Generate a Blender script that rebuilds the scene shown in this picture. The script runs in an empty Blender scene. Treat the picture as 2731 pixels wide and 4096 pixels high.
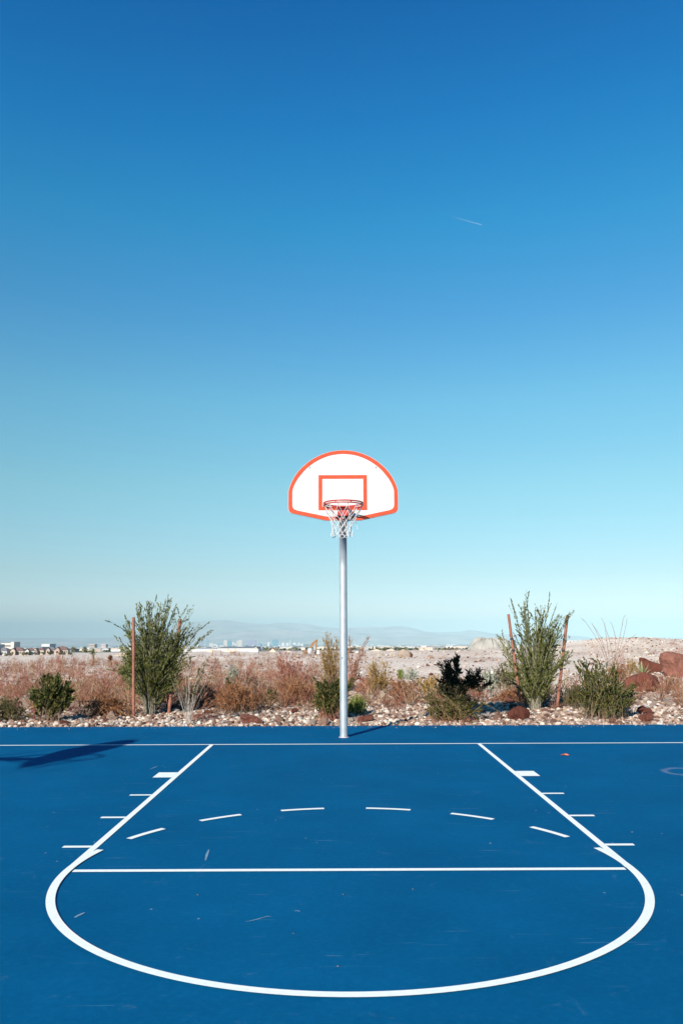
import bpy, math, random
import numpy as np
from mathutils import Vector, Matrix
R = math.radians
rng = np.random.default_rng(7)
random.seed(7)
scene = bpy.context.scene
C = bpy.context.collection

# ---------------------------------------------------------------- camera
CX, CY, CH = -0.040, -11.195, 1.517
PITCH, ROLL, F = 0.147, 0.004, 3214.0
cam_d = bpy.data.cameras.new('camera')
cam_d.sensor_fit = 'VERTICAL'
cam_d.sensor_height = 36.0
cam_d.lens = F / 4096 * 36.0
cam_d.clip_start = 0.05
cam_d.clip_end = 200000
cam = bpy.data.objects.new('camera', cam_d)
C.objects.link(cam)
cam.matrix_world = (Matrix.Translation((CX, CY, CH)) @ Matrix.Rotation(math.pi/2 + PITCH, 4, 'X')
                    @ Matrix.Rotation(-ROLL, 4, 'Z'))
scene.camera = cam

# ---------------------------------------------------------------- light
SUN_EL = R(25.5)
SUN_AZ = R(206.0)            # clockwise from +Y: behind the camera, to its left
sd = Vector((math.sin(SUN_AZ)*math.cos(SUN_EL), math.cos(SUN_AZ)*math.cos(SUN_EL), math.sin(SUN_EL)))
sun_d = bpy.data.lights.new('sun', 'SUN')
sun_d.energy = 5.0
sun_d.angle = R(0.5)
sun_d.color = (1.0, 0.94, 0.84)
sun = bpy.data.objects.new('sun', sun_d)
C.objects.link(sun)
sun.location = (-20, -40, 30)
sun.rotation_euler = sd.to_track_quat('Z', 'Y').to_euler()

world = bpy.data.worlds.new('World')
scene.world = world
world.use_nodes = True
nt = world.node_tree
nt.nodes.clear()
tc = nt.nodes.new('ShaderNodeTexCoord')
sep = nt.nodes.new('ShaderNodeSeparateXYZ')
mx = nt.nodes.new('ShaderNodeMath'); mx.operation = 'MAXIMUM'; mx.inputs[1].default_value = 0.012
cmb = nt.nodes.new('ShaderNodeCombineXYZ')
sky = nt.nodes.new('ShaderNodeTexSky')
sky.sky_type = 'NISHITA'
sky.sun_disc = False
sky.sun_elevation = SUN_EL
sky.sun_rotation = SUN_AZ
sky.altitude = 700
sky.air_density = 1.0
sky.dust_density = 0.3
sky.ozone_density = 3.0
# the air of this place: a colour balance of the sky by height above the horizon
SKY_EL = [0, 1.3, 4, 10, 16, 22, 28, 34, 41, 60]
SKY_MUL = [(0.744, 0.801, 0.942), (0.744, 0.801, 0.942), (0.712, 0.792, 0.776), (0.741, 1.031, 0.856), (0.64, 1.173, 1.046), (0.4, 1.107, 1.194), (0.17, 1.157, 1.307), (0.06, 1.007, 1.39), (0.02, 0.794, 1.316), (0.02, 0.794, 1.316)]
SKY_MAX = 3.0
skr = nt.nodes.new('ShaderNodeValToRGB')
while len(skr.color_ramp.elements) < len(SKY_EL): skr.color_ramp.elements.new(0.5)
for e_, el_, c_ in zip(skr.color_ramp.elements, SKY_EL, SKY_MUL):
    e_.position = el_/90.0
for e_, c_ in zip(skr.color_ramp.elements, SKY_MUL): e_.color = tuple(q/SKY_MAX for q in c_) + (1,)
asn = nt.nodes.new('ShaderNodeMath'); asn.operation = 'ARCSINE'
scl = nt.nodes.new('ShaderNodeMath'); scl.operation = 'MULTIPLY'; scl.inputs[1].default_value = 2/math.pi
hsv = nt.nodes.new('ShaderNodeMix'); hsv.data_type = 'RGBA'; hsv.blend_type = 'MULTIPLY'; hsv.inputs[0].default_value = 1.0
hs2 = nt.nodes.new('ShaderNodeVectorMath'); hs2.operation = 'SCALE'; hs2.inputs['Scale'].default_value = SKY_MAX
bg = nt.nodes.new('ShaderNodeBackground'); bg.inputs[1].default_value = 0.073
wo = nt.nodes.new('ShaderNodeOutputWorld')
L = nt.links.new
L(tc.outputs['Generated'], sep.inputs[0])
L(sep.outputs[0], cmb.inputs[0]); L(sep.outputs[1], cmb.inputs[1])
L(sep.outputs[2], mx.inputs[0]); L(mx.outputs[0], cmb.inputs[2])
L(cmb.outputs[0], sky.inputs[0])
L(mx.outputs[0], asn.inputs[0]); L(asn.outputs[0], scl.inputs[0]); L(scl.outputs[0], skr.inputs[0])
L(sky.outputs[0], hsv.inputs[6]); L(skr.outputs[0], hsv.inputs[7])
L(hsv.outputs[2], hs2.inputs[0]); L(hs2.outputs[0], bg.inputs[0]); L(bg.outputs[0], wo.inputs[0])

scene.view_settings.view_transform = 'Standard'
scene.view_settings.look = 'None'
scene.view_settings.gamma = 1.0
scene.view_settings.use_curve_mapping = False
scene.view_settings.exposure = 0.88
scene.cycles.volume_bounces = 1
scene.cycles.transparent_max_bounces = 16

# ---------------------------------------------------------------- photo <-> place
def ray(px, py):
    u = (px - 1365.5)/F; v = (2048 - py)/F
    c, s = math.cos(ROLL), math.sin(ROLL)
    u, v = u*c + v*s, -u*s + v*c
    cp, sp = math.cos(PITCH), math.sin(PITCH)
    return np.array([u, cp - v*sp, sp + v*cp])
def ground(px, py, z=0.0):
    d = ray(px, py); t = (z - CH)/d[2]
    return np.array([CX, CY, CH]) + t*d
def atY(px, py, Y):
    d = ray(px, py); t = (Y - CY)/d[1]
    return np.array([CX, CY, CH]) + t*d
def atD(px, py, D):
    return atY(px, py, CY + D)

# ---------------------------------------------------------------- mesh helpers
def mesh(name, V, F_, tint=None, smooth=False):
    """V (n,3); F_ an (m,k) array, or a list of arrays / tuples of different sizes"""
    me = bpy.data.meshes.new(name)
    V = np.asarray(V, dtype=np.float32)
    if isinstance(F_, np.ndarray): blocks = [F_]
    else:
        blocks = []
        by = {}
        for f in F_:
            if isinstance(f, np.ndarray) and f.ndim == 2: blocks.append(f)
            else: by.setdefault(len(f), []).append(list(f))
        for k in by: blocks.append(np.array(by[k], dtype=np.int32))
    loops = np.concatenate([b.reshape(-1) for b in blocks]).astype(np.int32)
    starts = []; o = 0
    for b in blocks:
        starts.append(o + np.arange(b.shape[0])*b.shape[1]); o += b.size
    starts = np.concatenate(starts).astype(np.int32)
    me.vertices.add(len(V)); me.vertices.foreach_set('co', V.reshape(-1))
    me.loops.add(len(loops)); me.loops.foreach_set('vertex_index', loops)
    me.polygons.add(len(starts)); me.polygons.foreach_set('loop_start', starts)
    if tint is not None:
        a = me.attributes.new('tint', 'FLOAT', 'POINT')
        a.data.foreach_set('value', np.asarray(tint, dtype=np.float32))
    me.update(calc_edges=True)
    me.polygons.foreach_set('use_smooth', np.full(len(starts), bool(smooth)))
    return me
def link(name, me, mat=None, parent=None, loc=(0, 0, 0)):
    if mat is not None and len(me.materials) == 0: me.materials.append(mat)
    o = bpy.data.objects.new(name, me); C.objects.link(o)
    o.location = loc
    if parent is not None: o.parent = parent
    return o
def empty(name, loc=(0, 0, 0), rz=0.0):
    o = bpy.data.objects.new(name, None); C.objects.link(o)
    o.empty_display_size = 0.2
    o.location = loc; o.rotation_euler = (0, 0, rz)
    return o
def tag(o, label=None, cat=None, group=None, kind=None):
    if label: o['label'] = label
    if cat: o['category'] = cat
    if group: o['group'] = group
    if kind: o['kind'] = kind
    return o
def children(o): return [c for c in bpy.data.objects if c.parent == o]
def copy_tree(o, parent=None):
    c = o.copy(); C.objects.link(c)
    if parent is not None: c.parent = parent
    for ch in children(o): copy_tree(ch, c)
    return c

class MB:
    def __init__(s): s.V = []; s.F = []; s.T = []; s.n = 0
    def add(s, V, F_, t=0.5):
        V = np.asarray(V, dtype=float)
        for f in F_: s.F.append([i + s.n for i in f])
        s.V.append(V); s.n += len(V); s.T.append(np.full(len(V), t))
    def box(s, c, size, rz=0.0, t=0.5, taper=1.0, ry=0.0):
        x, y, z = [q/2 for q in size]
        P = []
        for dz in (-1, 1):
            k = 1.0 if dz < 0 else taper
            for dx, dy in ((-1, -1), (1, -1), (1, 1), (-1, 1)): P.append((dx*x*k, dy*y*k, dz*z))
        P = np.array(P)
        if ry:
            a, b = math.cos(ry), math.sin(ry)
            P = np.stack([P[:, 0]*a + P[:, 2]*b, P[:, 1], -P[:, 0]*b + P[:, 2]*a], 1)
        a, b = math.cos(rz), math.sin(rz)
        P = np.stack([P[:, 0]*a - P[:, 1]*b, P[:, 0]*b + P[:, 1]*a, P[:, 2]], 1) + np.array(c)
        s.add(P, [(0, 3, 2, 1), (4, 5, 6, 7), (0, 1, 5, 4), (1, 2, 6, 5), (2, 3, 7, 6), (3, 0, 4, 7)], t)
    def tube(s, pts, r, n=8, t=0.5, cap=True):
        pts = [np.array(p, dtype=float) for p in pts]
        m = len(pts)
        rs = r if hasattr(r, '__len__') else [r]*m
        V = []
        prev = None
        for i, p in enumerate(pts):
            d = pts[min(i+1, m-1)] - pts[max(i-1, 0)]
            d = d/(np.linalg.norm(d) + 1e-12)
            if prev is None:
                a = np.array([0, 0, 1.0]) if abs(d[2]) < .9 else np.array([1.0, 0, 0])
                u = np.cross(d, a)
            else: u = prev - d*np.dot(prev, d)
            u = u/(np.linalg.norm(u) + 1e-12); prev = u
            w = np.cross(d, u)
            for k in range(n):
                an = 2*math.pi*k/n
                V.append(p + rs[i]*(math.cos(an)*u + math.sin(an)*w))
        Fc = []
        for i in range(m-1):
            for k in range(n):
                a, b = i*n + k, i*n + (k+1) % n
                Fc.append((a, b, b+n, a+n))
        if cap:
            Fc.append(tuple(range(n))[::-1]); Fc.append(tuple(range((m-1)*n, m*n)))
        s.add(V, Fc, t)
    def prism(s, poly, axis, a, b, t=0.5):
        """poly: 2-D outline, extruded along axis from a to b"""
        n = len(poly); V = []
        for q in (a, b):
            for (u, v) in poly:
                V.append({'y': (u, q, v), 'x': (q, u, v), 'z': (u, v, q)}[axis])
        Fc = [tuple(range(n)), tuple(range(2*n-1, n-1, -1))]
        for i in range(n):
            j = (i+1) % n
            Fc.append((i, i+n, j+n, j))
        s.add(V, Fc, t)
    def build(s, name, mat, parent=None, smooth=False, loc=(0, 0, 0)):
        me = mesh(name, np.concatenate(s.V), s.F, np.concatenate(s.T), smooth)
        import bmesh
        bm = bmesh.new(); bm.from_mesh(me)
        bmesh.ops.recalc_face_normals(bm, faces=bm.faces)
        bm.to_mesh(me); bm.free()
        if smooth: me.set_sharp_from_angle(angle=R(40))
        return link(name, me, mat, parent, loc)

# ---------------------------------------------------------------- material helpers
def mat_new(name):
    m = bpy.data.materials.new(name); m.use_nodes = True
    t = m.node_tree; b = t.nodes['Principled BSDF']
    return m, t, b
def plain(name, col, rough=0.6, metal=0.0, noise=0.0, nscale=8.0, bump=0.0, spec=0.5):
    m, t, b = mat_new(name)
    b.inputs['Roughness'].default_value = rough
    b.inputs['Metallic'].default_value = metal
    b.inputs['Specular IOR Level'].default_value = spec
    col = tuple(col) + (1,)
    if noise or bump:
        n = t.nodes.new('ShaderNodeTexNoise'); n.inputs['Scale'].default_value = nscale
        n.inputs['Detail'].default_value = 5
        co = t.nodes.new('ShaderNodeTexCoord'); t.links.new(co.outputs['Object'], n.inputs['Vector'])
        if noise:
            r = t.nodes.new('ShaderNodeValToRGB')
            r.color_ramp.elements[0].position = 0.3; r.color_ramp.elements[1].position = 0.7
            r.color_ramp.elements[0].color = tuple(c*(1-noise) for c in col[:3]) + (1,)
            r.color_ramp.elements[1].color = tuple(min(1, c*(1+noise)) for c in col[:3]) + (1,)
            t.links.new(n.outputs['Fac'], r.inputs[0]); t.links.new(r.outputs[0], b.inputs['Base Color'])
        else: b.inputs['Base Color'].default_value = col
        if bump:
            bp = t.nodes.new('ShaderNodeBump'); bp.inputs['Strength'].default_value = bump
            bp.inputs['Distance'].default_value = 0.02
            t.links.new(n.outputs['Fac'], bp.inputs['Height']); t.links.new(bp.outputs[0], b.inputs['Normal'])
    else: b.inputs['Base Color'].default_value = col
    return m
def ramp(t, stops, inp, interp='LINEAR'):
    r = t.nodes.new('ShaderNodeValToRGB'); cr = r.color_ramp; cr.interpolation = interp
    cr.elements[0].position = stops[0][0]; cr.elements[0].color = tuple(stops[0][1]) + (1,)
    cr.elements[1].position = stops[-1][0]; cr.elements[1].color = tuple(stops[-1][1]) + (1,)
    for p, c in stops[1:-1]:
        e = cr.elements.new(p); e.color = tuple(c) + (1,)
    t.links.new(inp, r.inputs[0])
    return r
def tinted(name, stops, rough=0.6, transl=0.0, spec=0.3, bump=0.0, bscale=30):
    m, t, b = mat_new(name)
    a = t.nodes.new('ShaderNodeAttribute'); a.attribute_name = 'tint'
    r = ramp(t, stops, a.outputs['Fac'])
    t.links.new(r.outputs[0], b.inputs['Base Color'])
    b.inputs['Roughness'].default_value = rough
    b.inputs['Specular IOR Level'].default_value = spec
    if transl:
        tr = t.nodes.new('ShaderNodeBsdfTranslucent'); t.links.new(r.outputs[0], tr.inputs[0])
        mix = t.nodes.new('ShaderNodeMixShader'); mix.inputs[0].default_value = transl
        out = t.nodes['Material Output']
        t.links.new(b.outputs[0], mix.inputs[1]); t.links.new(tr.outputs[0], mix.inputs[2])
        t.links.new(mix.outputs[0], out.inputs[0])
    if bump:
        n = t.nodes.new('ShaderNodeTexNoise'); n.inputs['Scale'].default_value = bscale
        bp = t.nodes.new('ShaderNodeBump'); bp.inputs['Strength'].default_value = bump
        bp.inputs['Distance'].default_value = 0.01
        t.links.new(n.outputs['Fac'], bp.inputs['Height']); t.links.new(bp.outputs[0], b.inputs['Normal'])
    return m

# ================================================================ TERRAIN
EDGE_PX = [-3000, 0, 100, 450, 760, 1000, 1300, 1450, 1900, 2150, 2300, 2731, 5000]
EDGE_D = [38, 38, 38, 41, 48, 53, 55, 60, 62, 73, 89, 97, 110]
def sstep(x): x = np.clip(x, 0, 1); return x*x*(3-2*x)
def zt(x, y):
    x = np.asarray(x, dtype=float); y = np.asarray(y, dtype=float)
    dy = y - CY; dx = x - CX
    d = np.hypot(dx, dy)
    px = np.where(dy > 1, 1365.5 + F*dx/np.maximum(dy, 1), np.where(dx > 0, 5000, -3000))
    e = np.interp(px, EDGE_PX, EDGE_D)
    z = -12.5*sstep((d - e)/55.0)
    far = np.interp(d, [0, 555, 12000, 25000, 90000], [0, 0, -223, -392, -395])
    z = z + far
    # low swells on the terrace
    k = sstep((y - 3.0)/6.0)*(1 - sstep((d - e)/20.0))
    z = z + k*(0.05*np.sin(x*0.9 + 1.3)*np.cos(y*0.7) + 0.07*np.sin(x*0.31 + y*0.23)
               + 0.03*np.sin(x*2.1 - y*1.7))
    k2 = sstep((d-130)/100)*(1-sstep((d-700)/300))
    z = z + k2*(0.35*np.sin(x*0.05+y*0.021) + 0.2*np.sin(x*0.11 - y*0.06))
    # pale gravel rise at the right
    z = z + 0.95*np.exp(-(((x-20.3)/5.2)**2 + ((y-48)/7.0)**2))
    z = z + 0.55*np.exp(-(((x-30)/8)**2 + ((y-52)/8.0)**2))
    return z - 0.012
def axis_pts(lo, hi, dlo, dhi, step, n):
    mid = np.arange(dlo, dhi + step/2, step)
    a = dlo - np.geomspace(step, dlo - lo, n)[::1]
    b = dhi + np.geomspace(step, hi - dhi, n)
    return np.unique(np.round(np.concatenate([a, mid, b]), 3))
xs = axis_pts(-42000, 42000, -14, 14, 0.25, 90)
ys = np.unique(np.concatenate([[-42000, -8000, -2000, -500, -150, -60, -35, -27.2, -27.0, -15, 0, 1.8], np.arange(2.17, 22, 0.2),
               np.arange(22, 60, 0.8), np.geomspace(60, 42000, 130)]))
GX, GY = np.meshgrid(xs, ys)
GZ = zt(GX, GY)
inside = (GX > -14.01) & (GX < 14.01) & (GY < 2.0) & (GY > -27.1)
GZ = np.where(inside, -0.06, GZ)
nx, ny = len(xs), len(ys)
idx = np.arange(nx*ny).reshape(ny, nx)
quads = np.stack([idx[:-1, :-1], idx[:-1, 1:], idx[1:, 1:], idx[1:, :-1]], -1).reshape(-1, 4)
gm, t, b = mat_new('desert_ground')
b.inputs['Roughness'].default_value = 0.95
b.inputs['Specular IOR Level'].default_value = 0.15
co = t.nodes.new('ShaderNodeTexCoord')
n1 = t.nodes.new('ShaderNodeTexNoise'); n1.inputs['Scale'].default_value = 0.22; n1.inputs['Detail'].default_value = 8
n2 = t.nodes.new('ShaderNodeTexNoise'); n2.inputs['Scale'].default_value = 5.5; n2.inputs['Detail'].default_value = 8; n2.inputs['Roughness'].default_value = 0.7
n3 = t.nodes.new('ShaderNodeTexNoise'); n3.inputs['Scale'].default_value = 0.012; n3.inputs['Detail'].default_value = 7
for n in (n1, n2, n3): t.links.new(co.outputs['Object'], n.inputs['Vector'])
r1 = ramp(t, [(0.32, (0.48, 0.38, 0.305)), (0.5, (0.60, 0.51, 0.43)), (0.68, (0.69, 0.61, 0.53))], n1.outputs['Fac'])
r2 = ramp(t, [(0.34, (0.60, 0.46, 0.40)), (0.5, (0.98, 0.96, 0.94)), (0.66, (1.15, 1.15, 1.15))], n2.outputs['Fac'])
mul = t.nodes.new('ShaderNodeMix'); mul.data_type = 'RGBA'; mul.blend_type = 'MULTIPLY'; mul.inputs[0].default_value = 1.0
t.links.new(r1.outputs[0], mul.inputs[6]); t.links.new(r2.outputs[0], mul.inputs[7])
# the far valley floor: streets, lots and trees seen as grey-green
r3 = ramp(t, [(0.40, (0.10, 0.11, 0.10)), (0.5, (0.20, 0.18, 0.16)), (0.60, (0.42, 0.38, 0.34))], n3.outputs['Fac'])
sp = t.nodes.new('ShaderNodeSeparateXYZ'); t.links.new(co.outputs['Object'], sp.inputs[0])
mr = t.nodes.new('ShaderNodeMapRange'); mr.inputs[1].default_value = 620; mr.inputs[2].default_value = 760
t.links.new(sp.outputs[1], mr.inputs[0])
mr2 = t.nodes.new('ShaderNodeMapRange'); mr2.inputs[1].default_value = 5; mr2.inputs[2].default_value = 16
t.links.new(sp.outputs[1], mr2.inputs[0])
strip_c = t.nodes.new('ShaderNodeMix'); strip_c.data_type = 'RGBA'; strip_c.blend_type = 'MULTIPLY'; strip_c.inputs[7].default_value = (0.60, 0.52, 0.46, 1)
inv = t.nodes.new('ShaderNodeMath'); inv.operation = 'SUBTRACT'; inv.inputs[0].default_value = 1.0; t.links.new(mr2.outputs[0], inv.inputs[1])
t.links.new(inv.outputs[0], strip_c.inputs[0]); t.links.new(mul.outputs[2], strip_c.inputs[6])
mixf = t.nodes.new('ShaderNodeMix'); mixf.data_type = 'RGBA'
t.links.new(mr.outputs[0], mixf.inputs[0]); t.links.new(strip_c.outputs[2], mixf.inputs[6]); t.links.new(r3.outputs[0], mixf.inputs[7])
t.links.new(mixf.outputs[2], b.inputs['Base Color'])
bp = t.nodes.new('ShaderNodeBump'); bp.inputs['Strength'].default_value = 0.6; bp.inputs['Distance'].default_value = 0.04
t.links.new(n2.outputs['Fac'], bp.inputs['Height']); t.links.new(bp.outputs[0], b.inputs['Normal'])
g = link('ground', mesh('ground', np.stack([GX, GY, GZ], -1).reshape(-1, 3), quads, None, True), gm)
tag(g, kind='structure')

# ================================================================ MOUNTAINS
ridge = [(-6500, 2508), (-4000, 2500), (-2200, 2514), (-900, 2528), (-200, 2540), (150, 2545), (420, 2546), (560, 2534), (640, 2516), (700, 2502), (751, 2489), (802, 2482), (838, 2480),
         (904, 2476.5), (945, 2480), (970, 2487), (1006, 2489), (1047, 2492), (1077, 2493), (1128, 2488), (1185, 2491),
         (1241, 2495), (1287, 2505), (1333, 2510), (1392, 2510), (1473, 2506), (1524, 2507), (1591, 2503.5), (1627, 2507),
         (1657, 2515), (1693, 2525), (1749, 2530), (1785, 2525), (1831, 2527), (1871, 2519), (1912, 2525), (1963, 2533),
         (2040, 2538), (2160, 2541), (2271, 2543), (2330, 2550), (2377, 2558), (2500, 2563), (2569, 2560), (2640, 2565), (2731, 2560),
         (3300, 2540), (4200, 2520), (6500, 2505), (9000, 2512)]
rp = np.array(ridge)
def fbm(x, y, o=5):
    s = 0; a = 1; f = 1
    for i in range(o):
        s = s + a*np.sin(x*f*1.7 + 3.1*i + 1.3*np.sin(y*f*1.1 + i))*np.cos(y*f*1.3 + 1.7*i + np.sin(x*f*0.7))
        a *= 0.5; f *= 2.03
    return s
MD = 30000.0
us = np.linspace(-6500, 9000, 1400)
py = np.interp(us, rp[:, 0], rp[:, 1])
k = np.array([1, 2, 3, 2, 1.]); py = np.convolve(np.pad(py, 2, 'edge'), k/k.sum(), 'valid')
hz = CH + (2522.7 - py)/F*MD
mm = plain('mountain_rock', (0.32, 0.25, 0.22), 0.95, noise=0.35, nscale=0.0011)
def range_mesh(name, D0, D1, D2, hz, scale, seed):
    rows = []
    W = np.linspace(0, 1, 46)
    for w in W:
        if w < .7: d = D0 + (D1-D0)*(w/.7); p = (w/.7)
        else: d = D1 + (D2-D1)*((w-.7)/.3); p = 1 - (w-.7)/.3
        X = CX + (us - 1365.5)/F*(D1 if True else d)
        base = -430.0
        prof = p**1.15
        z = base + (hz - base)*prof
        rr = fbm(X/2600.0 + seed, np.full_like(X, d)/2200.0)
        z = z + rr*55*scale*np.sin(np.pi*min(p, 1.0))**0.8
        rows.append(np.stack([X*(0.93 + 0.07*w/.7 if w < .7 else 1.0), np.full_like(X, CY + d), z], 1))
    V = np.concatenate(rows); n = len(us); m = len(W)
    ii = np.arange(n*m).reshape(m, n)
    q = np.stack([ii[:-1, :-1], ii[:-1, 1:], ii[1:, 1:], ii[1:, :-1]], -1).reshape(-1, 4)
    return mesh(name, V, q, None, False)
tag(link('mountains', range_mesh('mountains', 25500, MD, 34000, hz + 4*fbm(us/70, us*0), 1.0, 0.0), mm), kind='structure')
# nearer, paler foothills in front of the ridge
hz2 = CH + (2522.7 - (np.interp(us, [-6500, 400, 760, 980, 1150, 1330, 1600, 1900, 2300, 9000], [2560, 2560, 2548, 2519, 2517, 2527, 2532, 2545, 2570, 2572])))/F*24500 + 5*fbm(us/50, us*0+2)
tag(link('foothills', range_mesh('foothills', 21500, 24500, 27000, hz2, 0.8, 4.0), mm), kind='structure')

# ================================================================ COURT
ft = 0.3048; inch = 0.0254
court_m, t, b = mat_new('blue_court_paint')
b.inputs['Roughness'].default_value = 0.8
b.inputs['Specular IOR Level'].default_value = 0.03
co = t.nodes.new('ShaderNodeTexCoord')
def nz(scale, det=6, rough=0.6, vec=None, dist=0.0):
    n = t.nodes.new('ShaderNodeTexNoise'); n.inputs['Scale'].default_value = scale
    n.inputs['Detail'].default_value = det; n.inputs['Roughness'].default_value = rough
    n.inputs['Distortion'].default_value = dist
    t.links.new(vec if vec is not None else co.outputs['Object'], n.inputs['Vector'])
    return n
def mathn(op, a, bb=None, c=None):
    m = t.nodes.new('ShaderNodeMath'); m.operation = op
    for i, v in enumerate((a, bb, c)):
        if v is None: continue
        if isinstance(v, (int, float)): m.inputs[i].default_value = v
        else: t.links.new(v, m.inputs[i])
    return m.outputs[0]
def mixc(fac, a, bb, mode='MIX'):
    m = t.nodes.new('ShaderNodeMix'); m.data_type = 'RGBA'; m.blend_type = mode
    for i, v in ((0, fac), (6, a), (7, bb)):
        if isinstance(v, (int, float)): m.inputs[i].default_value = v
        elif isinstance(v, tuple): m.inputs[i].default_value = v + (1,)
        else: t.links.new(v, m.inputs[i])
    return m.outputs[2]
BLUE = ramp(t, [(0.35, (0.0004, 0.066, 0.160)), (0.65, (0.0006, 0.083, 0.195))], nz(0.9, 8, 0.65).outputs['Fac']).outputs[0]
# paint grain
gr = nz(160, 3, 0.8).outputs['Fac']
col = mixc(mathn('MULTIPLY', mathn('SUBTRACT', gr, 0.45), 0.9), BLUE, (0.004, 0.14, 0.29))
mot = nz(26, 5, 0.75).outputs['Fac']
col = mixc(mathn('MINIMUM', mathn('MAXIMUM', mathn('MULTIPLY', mathn('SUBTRACT', mot, 0.50), 1.3), 0.0), 0.30), col, (0.006, 0.13, 0.27))
col = mixc(mathn('MINIMUM', mathn('MAXIMUM', mathn('MULTIPLY', mathn('SUBTRACT', 0.47, mot), 1.6), 0.0), 0.35), col, (0.0003, 0.050, 0.135))
# worn cloudy patches
patch = mathn('MULTIPLY', mathn('SUBTRACT', nz(5.5, 9, 0.78, None, 0.8).outputs['Fac'], 0.60), 2.6)
patch = mathn('MINIMUM', mathn('MAXIMUM', patch, 0.0), 0.16)
col = mixc(patch, col, (0.10, 0.19, 0.30))
# thin scuffs in several directions
for i, (rz, sc, th) in enumerate(((0.25, (1.2, 26, 1), 0.70), (1.35, (1.0, 30, 1), 0.715), (-0.6, (1.3, 24, 1), 0.715), (2.2, (1.6, 34, 1), 0.715))):
    mp = t.nodes.new('ShaderNodeMapping'); mp.inputs['Rotation'].default_value = (0, 0, rz)
    mp.inputs['Scale'].default_value = sc; mp.inputs['Location'].default_value = (3.1*i, 1.7*i, 0)
    t.links.new(co.outputs['Object'], mp.inputs[0])
    s = nz(1.0, 4, 0.6, mp.outputs[0], 0.4).outputs['Fac']
    gate = mathn('MAXIMUM', mathn('MULTIPLY', mathn('SUBTRACT', s, th-0.02), 9.0), 0.0)
    gate = mathn('MINIMUM', gate, 0.13)
    col = mixc(gate, col, (0.22, 0.33, 0.42))
# small pale specks and grit
vo = t.nodes.new('ShaderNodeTexVoronoi'); vo.inputs['Scale'].default_value = 6.5
t.links.new(co.outputs['Object'], vo.inputs['Vector'])
speck = mathn('LESS_THAN', vo.outputs['Distance'], 0.05)
sel = mathn('GREATER_THAN', nz(1.3, 2).outputs['Fac'], 0.55)
col = mixc(mathn('MULTIPLY', mathn('MULTIPLY', speck, sel), 0.45), col, (0.35, 0.38, 0.42))
# faded ring worn in the paint at the right
rc = ground(2745, 3087)
rl = ground(2662, 3088)
rad = float(abs(rc[0]-rl[0]))
vd = t.nodes.new('ShaderNodeVectorMath'); vd.operation = 'DISTANCE'
wob = t.nodes.new('ShaderNodeVectorMath'); wob.operation = 'ADD'
t.links.new(co.outputs['Object'], wob.inputs[0])
wn = nz(9.0, 4)
wsc = t.nodes.new('ShaderNodeVectorMath'); wsc.operation = 'SCALE'; wsc.inputs['Scale'].default_value = 0.08
t.links.new(wn.outputs['Color'], wsc.inputs[0]); t.links.new(wsc.outputs[0], wob.inputs[1])
t.links.new(wob.outputs[0], vd.inputs[0]); vd.inputs[1].default_value = (float(rc[0])+.04, float(rc[1])+.04, .04)
ring = mathn('SUBTRACT', 1.0, mathn('MULTIPLY', mathn('ABSOLUTE', mathn('SUBTRACT', vd.outputs['Value'], rad)), 1/0.05))
ring = mathn('MAXIMUM', ring, 0.0)
ring = mathn('MULTIPLY', ring, mathn('MULTIPLY', nz(40, 5, .8).outputs['Fac'], 0.75))
col = mixc(ring, col, (0.26, 0.27, 0.36))
t.links.new(col, b.inputs['Base Color'])
bp = t.nodes.new('ShaderNodeBump'); bp.inputs['Strength'].default_value = 0.25; bp.inputs['Distance'].default_value = 0.002
t.links.new(gr, bp.inputs['Height']); t.links.new(bp.outputs[0], b.inputs['Normal'])

cm = MB(); cm.box((0, (2.17-27)/2, -0.05), (28, 29.17, 0.10))
court = cm.build('court', court_m); tag(court, kind='structure')
line_m = plain('white_line_paint', (0.74, 0.755, 0.71), 0.75, noise=0.05, nscale=35, bump=0.05)
t = line_m.node_tree; b = t.nodes['Principled BSDF']; co = t.nodes.new('ShaderNodeTexCoord')
old = b.inputs['Base Color'].links[0].from_socket
wear = mathn('MINIMUM', mathn('MAXIMUM', mathn('MULTIPLY', mathn('SUBTRACT', nz(30, 8, 0.85).outputs['Fac'], 0.60), 5.0), 0.0), 0.35)
t.links.new(mixc(wear, old, (0.10, 0.22, 0.33)), b.inputs['Base Color'])
ZL = 0.004
def strip(name, poly, z=ZL):
    n = len(poly)//2
    V = np.array([(p[0], p[1], z) for p in poly])
    # poly holds outer row then inner row
    q = np.array([[i, i+1, n+i+1, n+i] for i in range(n-1)])
    me = mesh(name, V, q)
    if me.polygons[0].normal.z < 0: me.flip_normals()
    return link(name, me, line_m, court)
def rect(name, x0, x1, y0, y1, z=ZL): return strip(name, [(x0, y0), (x1, y0), (x0, y1), (x1, y1)], z)
lw = 2*inch
rect('baseline', -13.9, 13.9, 0.0, lw)
FTn = -19.0*ft
cY = -18.885*ft
for s in (-1, 1):
    rect('lane_line', s*6*ft, s*(6*ft - lw), FTn + lw + 0.002, -0.002)
    rect('lane_block', s*(6*ft+0.001), s*(6*ft + 8*inch), -7.02*ft, -8.02*ft)
    for yy in (10.928, 13.926, 16.916):
        rect('lane_mark', s*(6*ft+0.001), s*(6*ft + 8*inch), -yy*ft, -yy*ft - lw)
rect('free_throw_line', -6*ft+lw+0.012, 6*ft-lw-0.012, FTn, FTn + lw)
def arc(name, a0, a1, n, z=ZL):
    A = np.linspace(R(a0), R(a1), n); r0, r1 = 6.0*ft, 6.0*ft - lw
    return strip(name, [(r0*math.cos(a), cY + r0*math.sin(a)) for a in A] + [(r1*math.cos(a), cY + r1*math.sin(a)) for a in A], z)
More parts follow.
